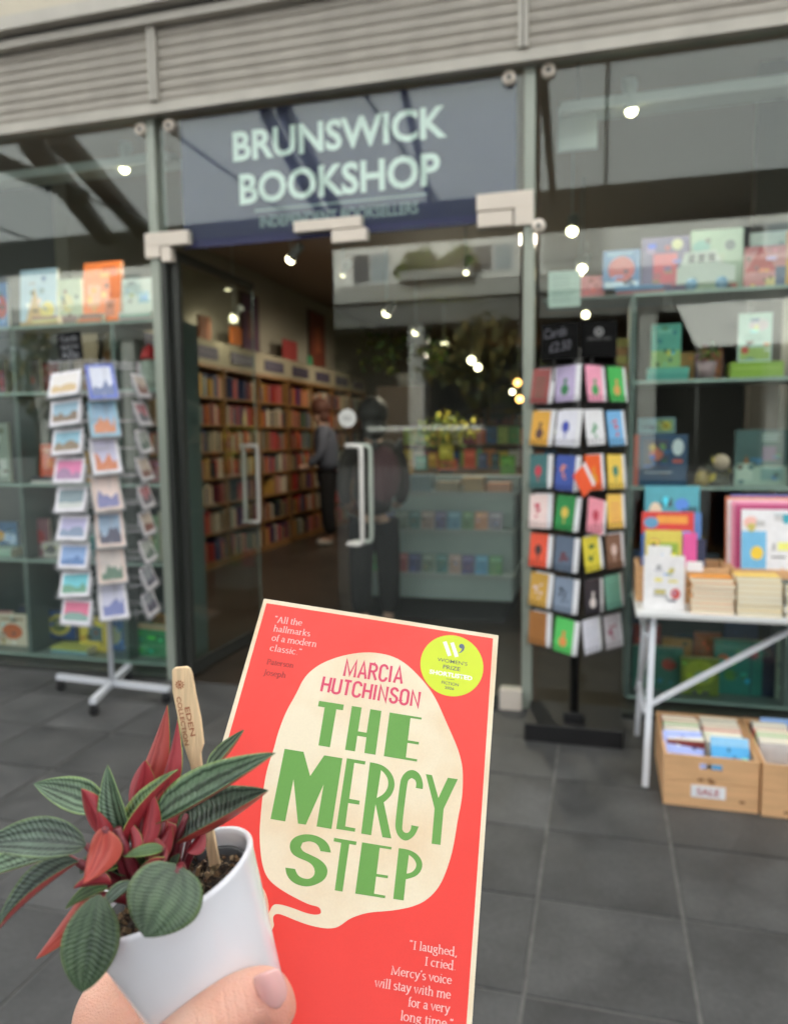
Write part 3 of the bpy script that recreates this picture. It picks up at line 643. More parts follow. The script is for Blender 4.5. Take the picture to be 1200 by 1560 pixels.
tag(MB().box((.50, 4.72, z), (.66, 4.76, z+.16), paper(75, 55, 80)).build('purple_box'), 'dark purple box behind the pink flower pot', 'box')
yb = MB(); 
for k in range(6): yb.box((-.04, -.03, k*.05), (.04, .03, k*.05+.046), paper(*((205, 190, 110) if k % 2 else (190, 140, 90))))
tag(yb.build('box_tower', loc=(.115, 4.75, 1.78)), 'thin tower of yellow and orange stripes by the card boards', 'box tower')
# shelf 3
z = 1.227
tag(book('large dark blue gift book with a coral spine in the right window', .20, z, .255, .285, 4.47, (40, 75, 110), [('r', .12, .35, .48, .55, (70, 70, 90)), ('d', .36, .62, .14, .12, (200, 110, 90)), ('d', .28, .75, .07, .07, (205, 170, 90)), ('d', .48, .75, .07, .07, (110, 150, 80)), ('d', .8, .75, .12, .16, (215, 225, 230)), ('r', .7, .45, .2, .06, (200, 90, 70)), ('l', .12, .25, 1, .7, (190, 200, 210))], d=.03, spine=(205, 95, 75)))
MBs = MB().box((.173, 4.465, z), (.197, 4.50, z+.285), paper(205, 85, 65)).build('book'); tag(MBs, 'coral book standing spine out beside the dark blue gift book', 'book')
book('small pale blue and yellow book above the dark blue gift book', .20, z+.29, .20, .09, 4.60, (130, 170, 185), [('r', .5, .1, .45, .8, (150, 175, 120)), ('d', .75, .5, .12, .25, (215, 195, 60))], d=.1)
b = MB(); leaf_cloud(b, (0, 0, .09), .08, 50, [mat('toy_yellow', (.45, .35, .03), .7), mat('toy_dark', (.05, .05, .03), .7)], .03)
b.sphere((.01, -.03, .13), .045, mat('toy_face', (.55, .42, .32), .8)); b.lathe([(0, 0), (.06, 0), (.065, .03), (.03, .06), (0, .06)], mat('toy_dark', (.05, .05, .03), .7), 12)
tag(b.build('stuffed_toy', loc=(.62, 4.50, z)), 'yellow and brown stuffed toy on the third right window shelf', 'toy')
book('dark green Christmas tree picture book in the right window', .70, z, .265, .305, 4.50, (60, 90, 90), [('r', 0, 0, 1, .35, (150, 175, 160)), ('t', .12, .3, .2, .25, (140, 90, 45)), ('r', .05, .1, .3, .3, (175, 195, 180)), ('r', .5, .1, .42, .22, (110, 150, 145)), ('r', .52, .45, .25, .25, (110, 90, 120)), ('l', .5, .9, 3, .35, (150, 175, 170))])
# beneath the table, bottom of the right window
z = .032
fb('teal book at the bottom left of the right window', 962, 985, 1040, 1065, 4.55, (45, 110, 100), [('d', .72, .6, .14, .14, (150, 60, 55))], z)
fb('lime and olive round picture book under the table', 1036, 1002, 1094, 1078, 4.50, (105, 125, 50), [('d', .5, .6, .42, .34, (150, 165, 60)), ('d', .55, .5, .2, .15, (110, 150, 120)), ('r', .3, .02, .45, .1, (70, 75, 90))], z)
fb('tall teal book with fruit motifs behind the table brace', 1086, 975, 1160, 1074, 4.56, (40, 120, 110), [('d', .35, .35, .13, .1, (80, 130, 60)), ('d', .8, .75, .12, .08, (160, 70, 90)), ('d', .2, .65, .12, .08, (190, 110, 70)), ('r', .75, .0, .04, 1, (30, 80, 90))], z)
fb('navy book standing right of the tall teal one', 1160, 975, 1180, 1072, 4.56, (25, 40, 65), (), z)
fb('pale green patterned book in the bottom right corner window', 1182, 965, 1240, 1072, 4.52, (150, 170, 155), [('d', .4, .6, .2, .12, (150, 70, 60)), ('d', .5, .35, .2, .1, (60, 90, 60))], z)
fb('navy blue box in the right window beside the card spinner', 945, 905, 985, 1000, 4.72, (22, 34, 50), (), .25)

# smaller stock filling the gaps of both windows
FC = [((165,60,60),'brick red'), ((60,90,130),'denim blue'), ((190,180,160),'oatmeal'), ((90,130,100),'fern green'), ((200,150,70),'honey yellow'), ((110,80,120),'plum'), ((200,120,130),'rose pink'), ((70,130,140),'petrol'), ((215,215,210),'chalk white'), ((180,105,60),'rust'), ((50,60,75),'ink blue'), ((150,180,190),'ice blue')]
fk = 0
for (x0, x1, z, y, wr, hr, where) in ((-3.84, -3.10, 1.847, 4.60, (.12, .16), (.16, .24), 'second row of the left window'), (-4.6, -3.9, 1.847, 4.60, (.12, .16), (.16, .24), 'far left of the second row'),
        (-3.55, -3.12, 1.227, 4.60, (.11, .15), (.15, .22), 'third row of the left window'), (-3.05, -2.70, 1.227, 4.60, (.11, .14), (.15, .22), 'third row beside the door post'), (-3.62, -3.12, .702, 4.58, (.11, .15), (.15, .22), 'fourth row of the left window'),
        (-3.05, -2.72, .042, 4.62, (.12, .16), (.2, .3), 'floor of the left window by the door post'), (-4.55, -3.9, .042, 4.62, (.12, .18), (.2, .28), 'far left floor of the left window'),
        (.33, .62, 1.227, 4.66, (.10, .14), (.15, .22), 'third shelf of the right window, at the back'), (.40, .72, 1.807, 4.66, (.10, .13), (.14, .2), 'second shelf of the right window, at the back'), (-.30, .02, 2.278, 4.60, (.10, .14), (.13, .2), 'left end of the right top shelf'),
        (1.0, 1.55, 1.227, 4.5, (.14, .2), (.2, .3), 'third shelf beyond the right upright'), (1.0, 1.55, 1.807, 4.5, (.14, .2), (.2, .3), 'second shelf beyond the right upright'),
        (.18, .96, .622, 4.56, (.12, .18), (.16, .24), 'low shelf of the right window behind the table'), (.20, .95, .032, 4.70, (.12, .2), (.25, .4), 'floor of the right window behind the table')):
    x = x0; k = 0
    while x < x1-wr[0]*.8:
        w = random.uniform(*wr); c, cn_ = FC[fk % len(FC)]; fk += 5 if fk % 3 else 4
        if random.random() < .82 or k == 0: book('%s book, %s on the %s' % (cn_, ('first', 'second', 'third', 'fourth', 'fifth', 'sixth', 'seventh')[min(k, 6)], where), x, z, w, random.uniform(*hr), y+random.uniform(-.03, .03), tuple(int(q*.9) for q in c), tilt=random.uniform(-.12, -.02)); k += 1
        x += w+random.uniform(.005, .04)
# small gifts
for i, (x, y, z, c, lb) in enumerate(((-3.20, 4.45, 1.847, (.30, .28, .22), 'little cream jar on the second row of the left window'), (.53, 4.47, 1.227, (.32, .22, .06), 'small amber jar on the third right window shelf'), (-3.25, 4.46, .702, (.12, .2, .2), 'small teal mug on the fourth row of the left window'))):
    t = thing('gift_jar', lb, 'jar', (x, y, z)); MB().lathe([(0, 0), (.032, 0), (.038, .02), (.036, .06), (.024, .075), (.024, .085)], mat('jar_glaze', c, .3), 16).build('vessel', t); MB().lathe([(.026, .085), (.026, .095), (0, .098)], mat('jar_lid', (.12, .09, .06), .5), 16).build('lid', t)

# ================================================================== POSTCARD SPINNER (left, white)
def M_face(th): return Matrix.Rotation(th, 4, 'Z')
sp = thing('postcard_spinner', 'white wire postcard spinner on a castored cross base outside the left window', 'card rack', (-2.78, 3.78, 0))
b = MB().tube([(0, 0, .10), (0, 0, 1.95)], .016, WHITEMETAL, 10); b.build('pole', sp)
for (a, r_) in ((math.radians(176), .40), (math.radians(-4), .40), (math.radians(-72), .33), (math.radians(108), .33)):
    arm = MB().bar((0, 0, .085), (math.cos(a)*r_, math.sin(a)*r_, .085), .035, .03, WHITEMETAL).build('base_arm', sp)
    c = MB().lathe([(0, -.012), (.024, -.012), (.028, -.008), (.028, .008), (.024, .012), (0, .012)], BLACK, 14, Matrix.Translation((math.cos(a)*(r_-.02), math.sin(a)*(r_-.02), .029)) @ Matrix.Rotation(math.pi/2, 4, 'X') @ Matrix.Rotation(.5, 4, 'Y')); c.box((math.cos(a)*(r_-.02)-.016, math.sin(a)*(r_-.02)-.016, .045), (math.cos(a)*(r_-.02)+.016, math.sin(a)*(r_-.02)+.016, .07), BLACK); c.build('castor', arm)
RT = 1.90; NT = 9; PZ = .157; RR = .265
b = MB()
for k in range(NT+1):
    z = RT-.02-k*PZ+.06
    pts = [(math.cos(2*math.pi*j/6)*RR, math.sin(2*math.pi*j/6)*RR, z) for j in range(7)]; b.tube(pts, .0022, WIRE, 5, False)
    for j in range(3): b.tube([(math.cos(math.pi*j/3)*RR, math.sin(math.pi*j/3)*RR, z), (-math.cos(math.pi*j/3)*RR, -math.sin(math.pi*j/3)*RR, z)], .0018, WIRE, 4, False)
for j in range(24):
    a = 2*math.pi*j/24; q = RR*(math.cos(math.pi/6)/math.cos((a % (math.pi/3))-math.pi/6)); b.tube([(math.cos(a)*q, math.sin(a)*q, RT-NT*PZ), (math.cos(a)*q, math.sin(a)*q, RT+.06)], .0016, WIRE, 4, False)
b.build('wire_cage', sp)
plt = mat('clear_grey_pocket', (.42, .43, .44), .25)
def pocket(th, z, w, h, rr, lean=.12):
    M = M_face(th) @ Matrix.Translation((0, -rr-.02, z)) @ Matrix.Rotation(-lean, 4, 'X')
    return M
cardcols = {
 'left': [((205,200,195),(190,160,110),'floral'), ((120,165,190),(110,90,70),'bridge and blue sky'), ((110,170,195),(120,100,75),'riverside and blue sky'), ((215,90,150),(150,110,150),'magenta'), ((95,120,130),(190,195,190),'grey lakeside'), ((165,160,205),(110,130,160),'lilac mountain'), ((105,145,205),(70,110,170),'blue sky'), ((70,185,200),(80,140,110),'turquoise beach'), ((215,80,120),(110,150,140),'pink and green')],
 'mid': [((200,205,225),(90,105,150),'blue bordered bird'), ((120,165,200),(200,120,80),'blue flower'), ((180,175,205),(200,110,70),'violet balloon'), ((225,195,185),(110,110,160),'peach city spires'), ((120,150,180),(60,60,80),'blue waterfall'), ((200,185,175),(70,100,80),'grey green garden'), ((190,190,215),(95,105,165),'lavender blue towers')],
}
CARDW = WHITEP
def postcard(M, w, h, c1, c2, label, border=(225, 222, 225), group='postcards in the white spinner', y=-.004):
    t = MB(); t.box((-w/2, 0, 0), (w/2, .004, h), paper(*border))
    bd = .017; c1 = [int(q*.72+238*.28) for q in c1]; c2 = [int(q*.8+230*.2) for q in c2]; r1, r2 = paper(*c1), paper(*c2)
    t.add([(-w/2+bd, -.0005, bd), (w/2-bd, -.0005, bd), (w/2-bd, -.0005, h-bd), (-w/2+bd, -.0005, h-bd)], [(0, 1, 2, 3)], r1)
    pts = [(-w/2+bd, bd), (w/2-bd, bd)]+[(w/2-bd-(w-2*bd)*k/6, bd+(h-2*bd)*random.uniform(.2, .62)) for k in range(7)]
    t.add([(x, -.0009, z) for x, z in pts], [tuple(range(len(pts)))], r2)
    o = t.build('postcard', rot=None); o.matrix_world = M; return tag(o, label, 'postcard', group)
SPM = Matrix.Translation((-2.78, 3.78, 0))
ordn = ['top', 'second', 'third', 'fourth', 'fifth', 'sixth', 'seventh', 'eighth', 'ninth']
THL, THM, THR = math.radians(-4), math.radians(43), math.radians(104)
for col, th, n, w, h in (('left', THL, 9, .200, .138), ('mid', THM, 7, .146, .200), ('right', THR, 9, .19, .135)):
    pz = PZ if n == 9 else PZ*9/7
    for k in range(n):
        z = RT-.14-k*pz - (.02 if n == 7 else 0)
        M = SPM @ M_face(th) @ Matrix.Translation((0, -RR-.008, z)) @ Matrix.Rotation(-.30+random.uniform(-.06, .06), 4, 'X') @ Matrix.Rotation(-.05+random.uniform(-.05, .05), 4, 'Y')
        c = MB().box((-w/2-.008, .012, -.012), (w/2+.008, .016, h*.75), plt).box((-w/2-.008, -.010, -.012), (w/2+.008, .016, -.008), plt)
        for xx in (-w/2-.006, 0, w/2+.006): c.tube([(xx, .01, h*.7), (xx, .0, -.01), (xx, -.014, -.01), (xx, -.012, .03)], .0014, WIRE, 4)
        o = c.build('pocket', sp); o.matrix_local = SPM.inverted() @ M
        if col == 'backleft':
            postcard(M, w, h, (130, 130, 140), (90, 100, 110), '%s postcard edge on the far left side of the white spinner' % ordn[k], group='postcards in the white spinner'); continue
        if col == 'right':
            cc = random.choice([((190, 170, 150), (110, 60, 50)), ((120, 130, 140), (60, 60, 80)), ((170, 80, 90), (90, 90, 100)), ((150, 160, 150), (80, 100, 90))])
            postcard(M, w, h, cc[0], cc[1], '%s card down the right hand side of the white spinner, seen edge on' % ordn[k]); continue
        c1, c2, d_ = cardcols[col][k]
        bd = (225, 222, 228)
        if col == 'mid': bd = (110, 125, 200) if k == 0 else ((150, 190, 210) if k == 1 else ((215, 195, 185) if k in (3, 4, 5) else bd))
        postcard(M, w, h, c1, c2, '%s postcard, %s in the %s column of the white spinner' % (d_, ordn[k], 'left' if col == 'left' else 'middle'), bd)
bs = thing('chalk_sign', 'small black price board clipped on top of the white postcard spinner', 'sign', (-2.93, 3.66, 1.955))
o = MB().box((0, 0, 0), (.145, .006, .155), mat('blackboard', (.008, .008, .009), .85, spec=.1)).build('board', bs, rot=(0, -.08, .1))
chalk = mat('grey_chalk', (.25, .26, .28), .9)
for k, (s_, sz, zz) in enumerate((('Cards', .05, .105), ('EACH', .04, .06), ('60p', .055, .015))):
    place_text(text_mesh(s_, sz, chalk, width=.10), .022, zz, o)
MB().tube([(.07, .01, -.12), (.07, .01, .02)], .004, BLACKMETAL, 6).build('clip_stem', bs)

# ================================================================== GREETING CARD SPINNER (right, black)
gs = thing('greeting_card_spinner', 'black wire greeting card spinner on a square plinth beside the right window', 'card rack', (-.118, 3.82, 0))
MB().box((-.235, -.13, 0), (.235, .22, .088), BLACK).box((-.05, -.05, .088), (.05, .05, .13), BLACK).build('plinth', gs, bevel=.004)
MB().tube([(0, 0, .11), (0, 0, 1.93)], .022, BLACKMETAL, 12).build('pole', gs)
GA = math.radians(34)      # left face turned this way, right face the other
Z7 = [1.665, 1.465, 1.255, 1.065, .872, .672, .480]
side = .36
b = MB()
G2 = Matrix.Rotation(math.radians(-38), 4, 'Z')
for k, z in enumerate(Z7):
    hs_ = side/2
    for zz in (z-.015, z+.05, z+.16):
        pts = [G2 @ Vector(p) for p in ((-hs_+.03, -hs_+.03, zz), (hs_-.03, -hs_+.03, zz), (hs_-.03, hs_-.03, zz), (-hs_+.03, hs_-.03, zz), (-hs_+.03, -hs_+.03, zz))]
        b.tube(pts, .0024, BLACKMETAL, 5, False)
    for s_ in range(4):
        R4 = G2 @ Matrix.Rotation(s_*math.pi/2, 4, 'Z')
        for j in range(13):
            x = -hs_+.03+(side-.06)*j/12
            b.tube([R4 @ Vector(p) for p in ((x, -hs_+.032, z+.185), (x, -hs_+.03, z-.015), (x, -hs_-.005, z-.018), (x, -hs_-.004, z+.03))], .0017, BLACKMETAL, 4, False)
b.build('wire_rack', gs)
GC = [  # per tier: left face (left, right), right face (left, right): colour, motif, motif colour, words, envelope
 [((150,70,66),'r',(60,95,70),'dark red card with green stripes'), ((185,170,205),'g',(50,120,75),'lavender card with a green plant pot'), ((240,160,185),'g',(70,160,90),'pink card with a green teapot'), ((70,180,85),'g',(215,160,90),'bright green card with a golden motif')],
 [((220,165,60),'g',(80,50,50),'mustard card with a dark dog'), ((225,225,235),'d',(60,75,170),'white card with a blue star'), ((228,228,230),'v',(90,160,110),'white card with a green sprig'), ((120,180,225),'v',(220,90,90),'sky blue card with a white snowman')],
 [((60,110,110),'d',(190,60,75),'teal card with a red flower'), ((60,85,165),'v',(220,140,120),'royal blue card with pink shapes'), ((235,95,35),'g',(225,150,40),'orange card with a pineapple'), ((235,200,85),'d',(70,130,110),'yellow card with a green ball')],
 [((240,215,210),'v',(200,50,80),'cream card with a red rose'), ((40,140,70),'d',(220,190,80),'green card with a yellow sunflower'), ((235,150,165),'d',(190,60,80),'pink card with a red heart, askew'), ((240,195,90),'r',(225,140,100),'amber card with orange lettering')],
 [((235,90,60),'d',(70,50,50),'orange red card with a dark tree'), ((95,110,130),'v',(110,50,55),'slate blue card with a small red figure'), ((215,200,60),'v',(60,100,55),'yellow card with a green plant'), ((130,95,75),'d',(215,190,180),'brown card with a pale animal')],
 [((205,160,70),'v',(220,200,200),'ochre card with a pale figure'), ((130,145,165),'v',(60,70,80),'grey blue card with a dark figure'), ((50,45,52),'g',(225,215,210),'black card with a white moon'), ((125,185,165),'r',(105,160,140),'sea green card with fine lines')],
 [((165,110,55),'r',(150,95,45),'brown kraft card'), ((90,200,100),'g',(230,150,80),'light green card with an orange bird'), ((225,225,235),'r',(205,208,220),'plain white envelope card'), ((205,200,205),'v',(170,100,120),'grey white card with a pink blossom')],
]
GM = Matrix.Translation((-.118, 3.82, 0))
def gcard(M, w, h, col, kind, mc, label, name='greeting_card', shape=None):
    t = MB(); t.box((-w/2, 0, 0), (w/2, .0012, h), paper(*col)); t.box((-w/2, .0016, .0), (w/2, .003, h), paper(*col))
    m = paper(*mc)
    h0 = h; h = h*random.uniform(.93, 1.0); w = w*random.uniform(.95, 1.0)
    if kind == 'g': t.add([(math.cos(q)*w*.22, -.0006, h*.34+math.sin(q)*h*.16) for q in [j*math.pi/8 for j in range(16)]], [tuple(range(16))], m); t.add([(-.004, -.0009, h*.45), (.006, -.0009, h*.45), (.012, -.0009, h*.68), (-.008, -.0009, h*.66)], [(0,1,2,3)], m)
    elif kind == 'd': t.add([(math.cos(q)*w*.24*(1 if j % 2 else .7), -.0006, h*.55+math.sin(q)*h*.2*(1 if j % 2 else .7)) for j, q in enumerate([j*math.pi/8 for j in range(16)])], [tuple(range(16))], m); t.box((-.003, -.0008, h*.2), (.003, -.0002, h*.45), m)
    elif kind == 'v':
        for j in range(7):
            a = random.uniform(0, 6.28); cx, cz = random.uniform(-.2, .2)*w, h*random.uniform(.25, .75); s_ = random.uniform(.05, .13)*w
            t.add([(cx+math.cos(a+q)*s_*(1.6 if q_ % 2 else .7), -.0006-.0001*j, cz+math.sin(a+q)*s_) for q_, q in enumerate((0, 1.57, 3.14, 4.71))], [(0,1,2,3)], m)
    elif kind == 'r':
        for j in range(5): t.add([(-w*.32, -.0006, h*(.2+j*.13)), (w*.32, -.0006, h*(.2+j*.13)), (w*.3, -.0006, h*(.24+j*.13)), (-w*.3, -.0006, h*(.24+j*.13))], [(0,1,2,3)], m)
    o = t.build(name); o.matrix_world = M
    tag(o, label, 'greeting card', 'greeting cards in the black spinner')
    MB().box((-w/2+.02, .004, -.001), (w/2+.022, .006, h+.004), WHITEP).box((-w/2+.026, .0066, .003), (w/2+.03, .008, h+.008), WHITEP).build('envelope', o)
    return o
cwid, chei = .112, .165
for k, z in enumerate(Z7):
    for s_, (a0, names) in enumerate(((-38, ('left', 'corner')), (52, ('corner', 'right')))):
        F = GM @ Matrix.Rotation(math.radians(a0), 4, 'Z')
        for j in range(2):
            col, kd, mc, lb = GC[k][s_*2+j]
            x = (-.088, .072)[j]; lean = -.10+random.uniform(-.02, .02)
            M = F @ Matrix.Translation((x, -side/2-.0015, z+random.uniform(-.004, .003))) @ Matrix.Rotation(lean, 4, 'X') @ Matrix.Rotation(random.uniform(-.05, .05), 4, 'Y')
            if 'askew' in lb: M = M @ Matrix.Translation((0, 0, -.01)) @ Matrix.Rotation(.25, 4, 'Y')
            gcard(M, cwid, chei, col, kd, mc, '%s, %s tier of the black spinner' % (lb, ordn[k]))
            if 'pineapple' in lb:
                gcard(M @ Matrix.Translation((-.06, -.012, -.006)) @ Matrix.Rotation(-.55, 4, 'Y'), .085, .12, (235, 90, 45), 'n', col, 'orange diamond tag dangling in front of the pineapple card', 'card_tag')
BB = mat('black_header_board', (.006, .006, .006), .85, spec=.1)
for (px0, px1, py0, py1, Y, rz, lb) in ((824, 882, 492, 548, 3.62, -.12, 'black chalk price board on the left of the black spinner'), (884, 940, 488, 544, 3.64, .12, 'black board with a small round logo on the black spinner')):
    a = at(px0, 520, Y); c = at(px1, 520, Y); zt = at((px0+px1)/2, py0, Y).z; zb = at((px0+px1)/2, py1, Y).z
    t = thing('header_board', lb, 'sign', (a.x, Y, zb), rz); w, h = c.x-a.x, zt-zb
    o = MB().box((0, 0, 0), (w, .008, h), BB).build('board', t)
    if 'chalk' in lb:
        ch = mat('faint_chalk', (.13, .13, .15), .9)
        tm = place_text(text_mesh('Cards', .06, ch, width=w*.62, shear=.3), w*.08, h*.58, o); tm.rotation_euler = (math.pi/2, -.12, 0)
        tm = place_text(text_mesh('£2.50', .06, ch, width=w*.6, shear=.3), w*.22, h*.2, o); tm.rotation_euler = (math.pi/2, -.12, 0)
    else:
        lg = mat('pale_logo_print', (.3, .3, .3), .6)
        MB().disc((w*.5, -.001, h*.70), .020, lg).build('logo', o)
        MB().lathe([(.006, 0), (.013, 0)], BB, 16, Matrix.Translation((w*.5, -.0018, h*.70)) @ Matrix.Rotation(math.pi/2, 4, 'X')).build('logo_ring', o)
        place_text(text_mesh('GREETINGS CARDS', .02, mat('dim_print', (.12, .12, .12), .6), width=w*.66), w*.17, h*.47, o)
    MB().box((w*.3, .010, -.1), (w*.35, .014, h*.5), BLACKMETAL).build('bracket', t)
tag(MB().box((-.245, 4.02, 2.0), (-.13, 4.03, 2.04), mat('pale_strip', (.25, .3, .28), .5)).build('shelf_strip'), 'pale metal strip just above the chalk price board', 'strip')

# ================================================================== FOLDING TABLE
TZ = .735
tb = thing('folding_table', 'white folding table carrying crates and books under the right window', 'table', (.155, 3.44, 0))
MB().box((0, 0, TZ-.028), (1.75, .50, TZ), mat('white_table_top', (.66, .67, .66), .45, noise=(6, .04))).build('table_top', tb, bevel=.006)
for nm, pts in (('leg', [(.075, .06, TZ-.03), (.045, -.13, .0)]), ('leg', [(.06, .40, TZ-.03), (.035, .46, .0)]), ('leg', [(1.68, .06, TZ-.03), (1.70, -.10, .0)]), ('leg', [(1.66, .44, TZ-.03), (1.69, .52, .0)])):
    MB().bar(pts[0], pts[1], .026, .026, WHITEMETAL, up=(1, 0, 0)).build(nm, tb)
MB().bar((.055, -.04, .33), (.70, .12, TZ-.04), .028, .016, WHITEMETAL).build('brace', tb)
MB().bar((.045, .05, .62), (.040, .42, .62), .02, .02, WHITEMETAL).build('cross_bar', tb)
MB().bar((.040, -.04, .30), (.035, .42, .30), .016, .016, WHITEMETAL).build('cross_bar', tb)
MB().bar((.075, .03, TZ-.05), (.03, .42, .25), .018, .018, WHITEMETAL).build('folding_strut', tb)

def crate(name, label, x, y, z, w, d, h, nb=2, handle=True, group=None, rz=0):
    t = thing(name, label, 'crate', (x, y, z), rz, group); th = .012; bh = h/nb
    for k in range(nb):
        z0, z1 = k*bh+.001, (k+1)*bh-.0015
        if k == nb-1 and handle:
            hx0, hx1, hz0, hz1 = w*.38, w*.62, h-.055, h-.030
            f = MB(); f.box((0, 0, z0), (w, th, hz0), PINE); f.box((0, 0, hz1), (w, th, z1), PINE); f.box((0, 0, hz0), (hx0, th, hz1), PINE); f.box((hx1, 0, hz0), (w, th, hz1), PINE)
            f.build('plank', t)
        else: MB().box((0, 0, z0), (w, th, z1), PINE).build('plank', t)
        MB().box((0, d-th, z0), (w, d, z1), PINE).build('plank', t)
        MB().box((0, th, z0), (th, d-th, z1), PINE).build('plank', t); MB().box((w-th, th, z0), (w, d-th, z1), PINE).build('plank', t)
    MB().box((th, th, .004), (w-th, d-th, .012), PINE).build('floor_panel', t)
    kn = mat('wood_knot', (.22, .09, .03), .7)
    for _ in range(5):
        kx, kz = random.uniform(.04, w-.04), random.uniform(.02, h-.07); 
        MB().add([(kx+math.cos(q)*.012, -.0006, kz+math.sin(q)*.006) for q in [j*math.pi/5 for j in range(10)]], [tuple(range(10))], kn).build('knot', t)
    return t
# crates on the table
crate('wooden_crate', 'pine crate of picture books at the left end of the table', .160, 3.66, TZ, .405, .26, .17, 1, False)
crate('wooden_crate', 'pine crate of large picture books further right on the table', .575, 3.66, TZ, .46, .26, .17, 1, False)
o = MB().add([(.06+.03*k+math.cos(q)*.022, 3.6565-3.66, .12+math.sin(q)*.016) for k in range(1) for q in [j*math.pi/6 for j in range(12)]], [tuple(range(12))], paper(225, 200, 190)).build('round_label', loc=(.76, 3.658, TZ)); tag(o, 'small round pale label on the right table crate', 'label')
o = MB().add([(.06+.03+math.cos(q)*.022, 0, .12+math.sin(q)*.016) for q in [j*math.pi/6 for j in range(12)]], [tuple(range(12))], paper(205, 110, 120)).build('round_label', loc=(.765, 3.655, TZ)); tag(o, 'small round red label on the right table crate', 'label')
def tbk(label, x, w, y, z0, z1, col, pr=(), tilt=-.12): return book(label, x, z0, w, z1-z0, y, col, pr, tilt=tilt, d=.012)
tbk('teal picture book at the back of the left table crate', .205, .25, 3.84, TZ+.03, 1.265, (85, 165, 180), [('r', 0, 0, 1, .25, (70, 175, 185)), ('d', .2, .75, .12, .09, (225, 205, 180)), ('d', .68, .82, .13, .06, (90, 140, 220)), ('r', .3, .8, .2, .08, (70, 80, 80)), ('d', .85, .75, .07, .05, (200, 80, 110))])
tbk('light blue picture book in the left table crate', .36, .10, 3.81, TZ+.03, 1.14, (95, 140, 205), [('r', .1, .2, .7, .2, (60, 90, 160))])
tbk('red and blue comic picture book in the left table crate', .19, .235, 3.78, TZ+.03, 1.145, (215, 65, 60), [('r', 0, 0, 1, .72, (80, 130, 215)), ('r', .28, .85, .6, .1, (235, 160, 70)), ('d', .18, .86, .14, .07, (100, 160, 200)), ('r', .05, .68, .9, .08, (60, 170, 240)), ('d', .42, .75, .12, .05, (215, 70, 90))])
tbk('yellow green picture book in front of the red comic book', .205, .165, 3.75, TZ+.03, 1.06, (215, 200, 90), [('r', .1, .6, .8, .2, (150, 180, 70)), ('d', .25, .8, .15, .06, (200, 120, 100))])
tbk('bright pink book in the left table crate', .375, .06, 3.745, TZ+.03, 1.05, (225, 90, 160))
tbk('navy book at the right end of the left table crate', .425, .05, 3.76, TZ+.03, 1.02, (45, 50, 80))
x0 = .515
for i, (dx, col, w, zt, lb) in enumerate(((0.02, (115, 115, 180), .26, 1.225, 'violet edged'), (-.005, (225, 130, 90), .3, 1.215, 'orange backed'), (.0, (235, 225, 225), .3, 1.205, 'white backed'), (.015, (235, 150, 180), .31, 1.20, 'pink edged'), (.03, (185, 70, 120), .3, 1.185, 'magenta edged'))):
    tbk('%s large picture book in the right table crate' % lb, x0+dx+.06, w, 3.85-i*.022, TZ+.03, zt, col)
tbk('white doodle patterned large picture book at the front of the right crate', .625, .30, 3.735, TZ+.03, 1.165, (232, 232, 235), [('r', 0, 0, .35, .75, (115, 185, 225)), ('d', .22, .5, .09, .08, (235, 200, 60)), ('t', .45, .95, .35, -.12, (60, 165, 185)), ('d', .13, .85, .1, .07, (240, 190, 180)), ('t', .45, .05, .25, .3, (225, 140, 80)), ('r', .42, .45, .2, .02, (120, 120, 120)), ('d', .15, .1, .12, .1, (215, 220, 230))])
# front row on the table
book('white paperback with a red sketch standing on the table corner', .187, TZ+.002, .172, .238, 3.50, (232, 230, 230), [('l', .25, .35, 3, .35, (120, 120, 130)), ('d', .78, .3, .12, .1, (205, 90, 90)), ('r', .6, .15, .2, .04, (90, 90, 110)), ('l', .25, .72, 1, .3, (180, 180, 190))], d=.02, tilt=-.06)
book('white book back cover just behind the sketch paperback', .205, TZ+.02, .10, .255, 3.56, (228, 228, 228), [('l', .2, .8, 5, .6, (195, 195, 198))])
flat_stack('cream edged orange paperback on the table', .385, 3.46, TZ+.001, .172, .11, [.022]*7, [(225, 150, 60)], 'orange covered paperbacks stacked on the table', True)
flat_stack('cream edged yellow paperback on the table', .562, 3.45, TZ+.001, .175, .115, [.024]*7, [(225, 190, 90), (215, 200, 170)], 'yellow covered paperbacks stacked on the table', True)
flat_stack('pale blue covered paperback at the frame edge of the table', .75, 3.45, TZ+.001, .15, .11, [.024]*6, [(140, 165, 200), (230, 230, 230), (60, 80, 80)], 'mixed paperbacks stacked at the frame edge of the table', True)
tag(MB().box((0, 0, 0), (.07, .004, .045), WHITEP).build('price_card', loc=(.375, 3.60, TZ+.16), rot=(-.2, 0, .1)), 'small white price card behind the orange paperbacks', 'price card')

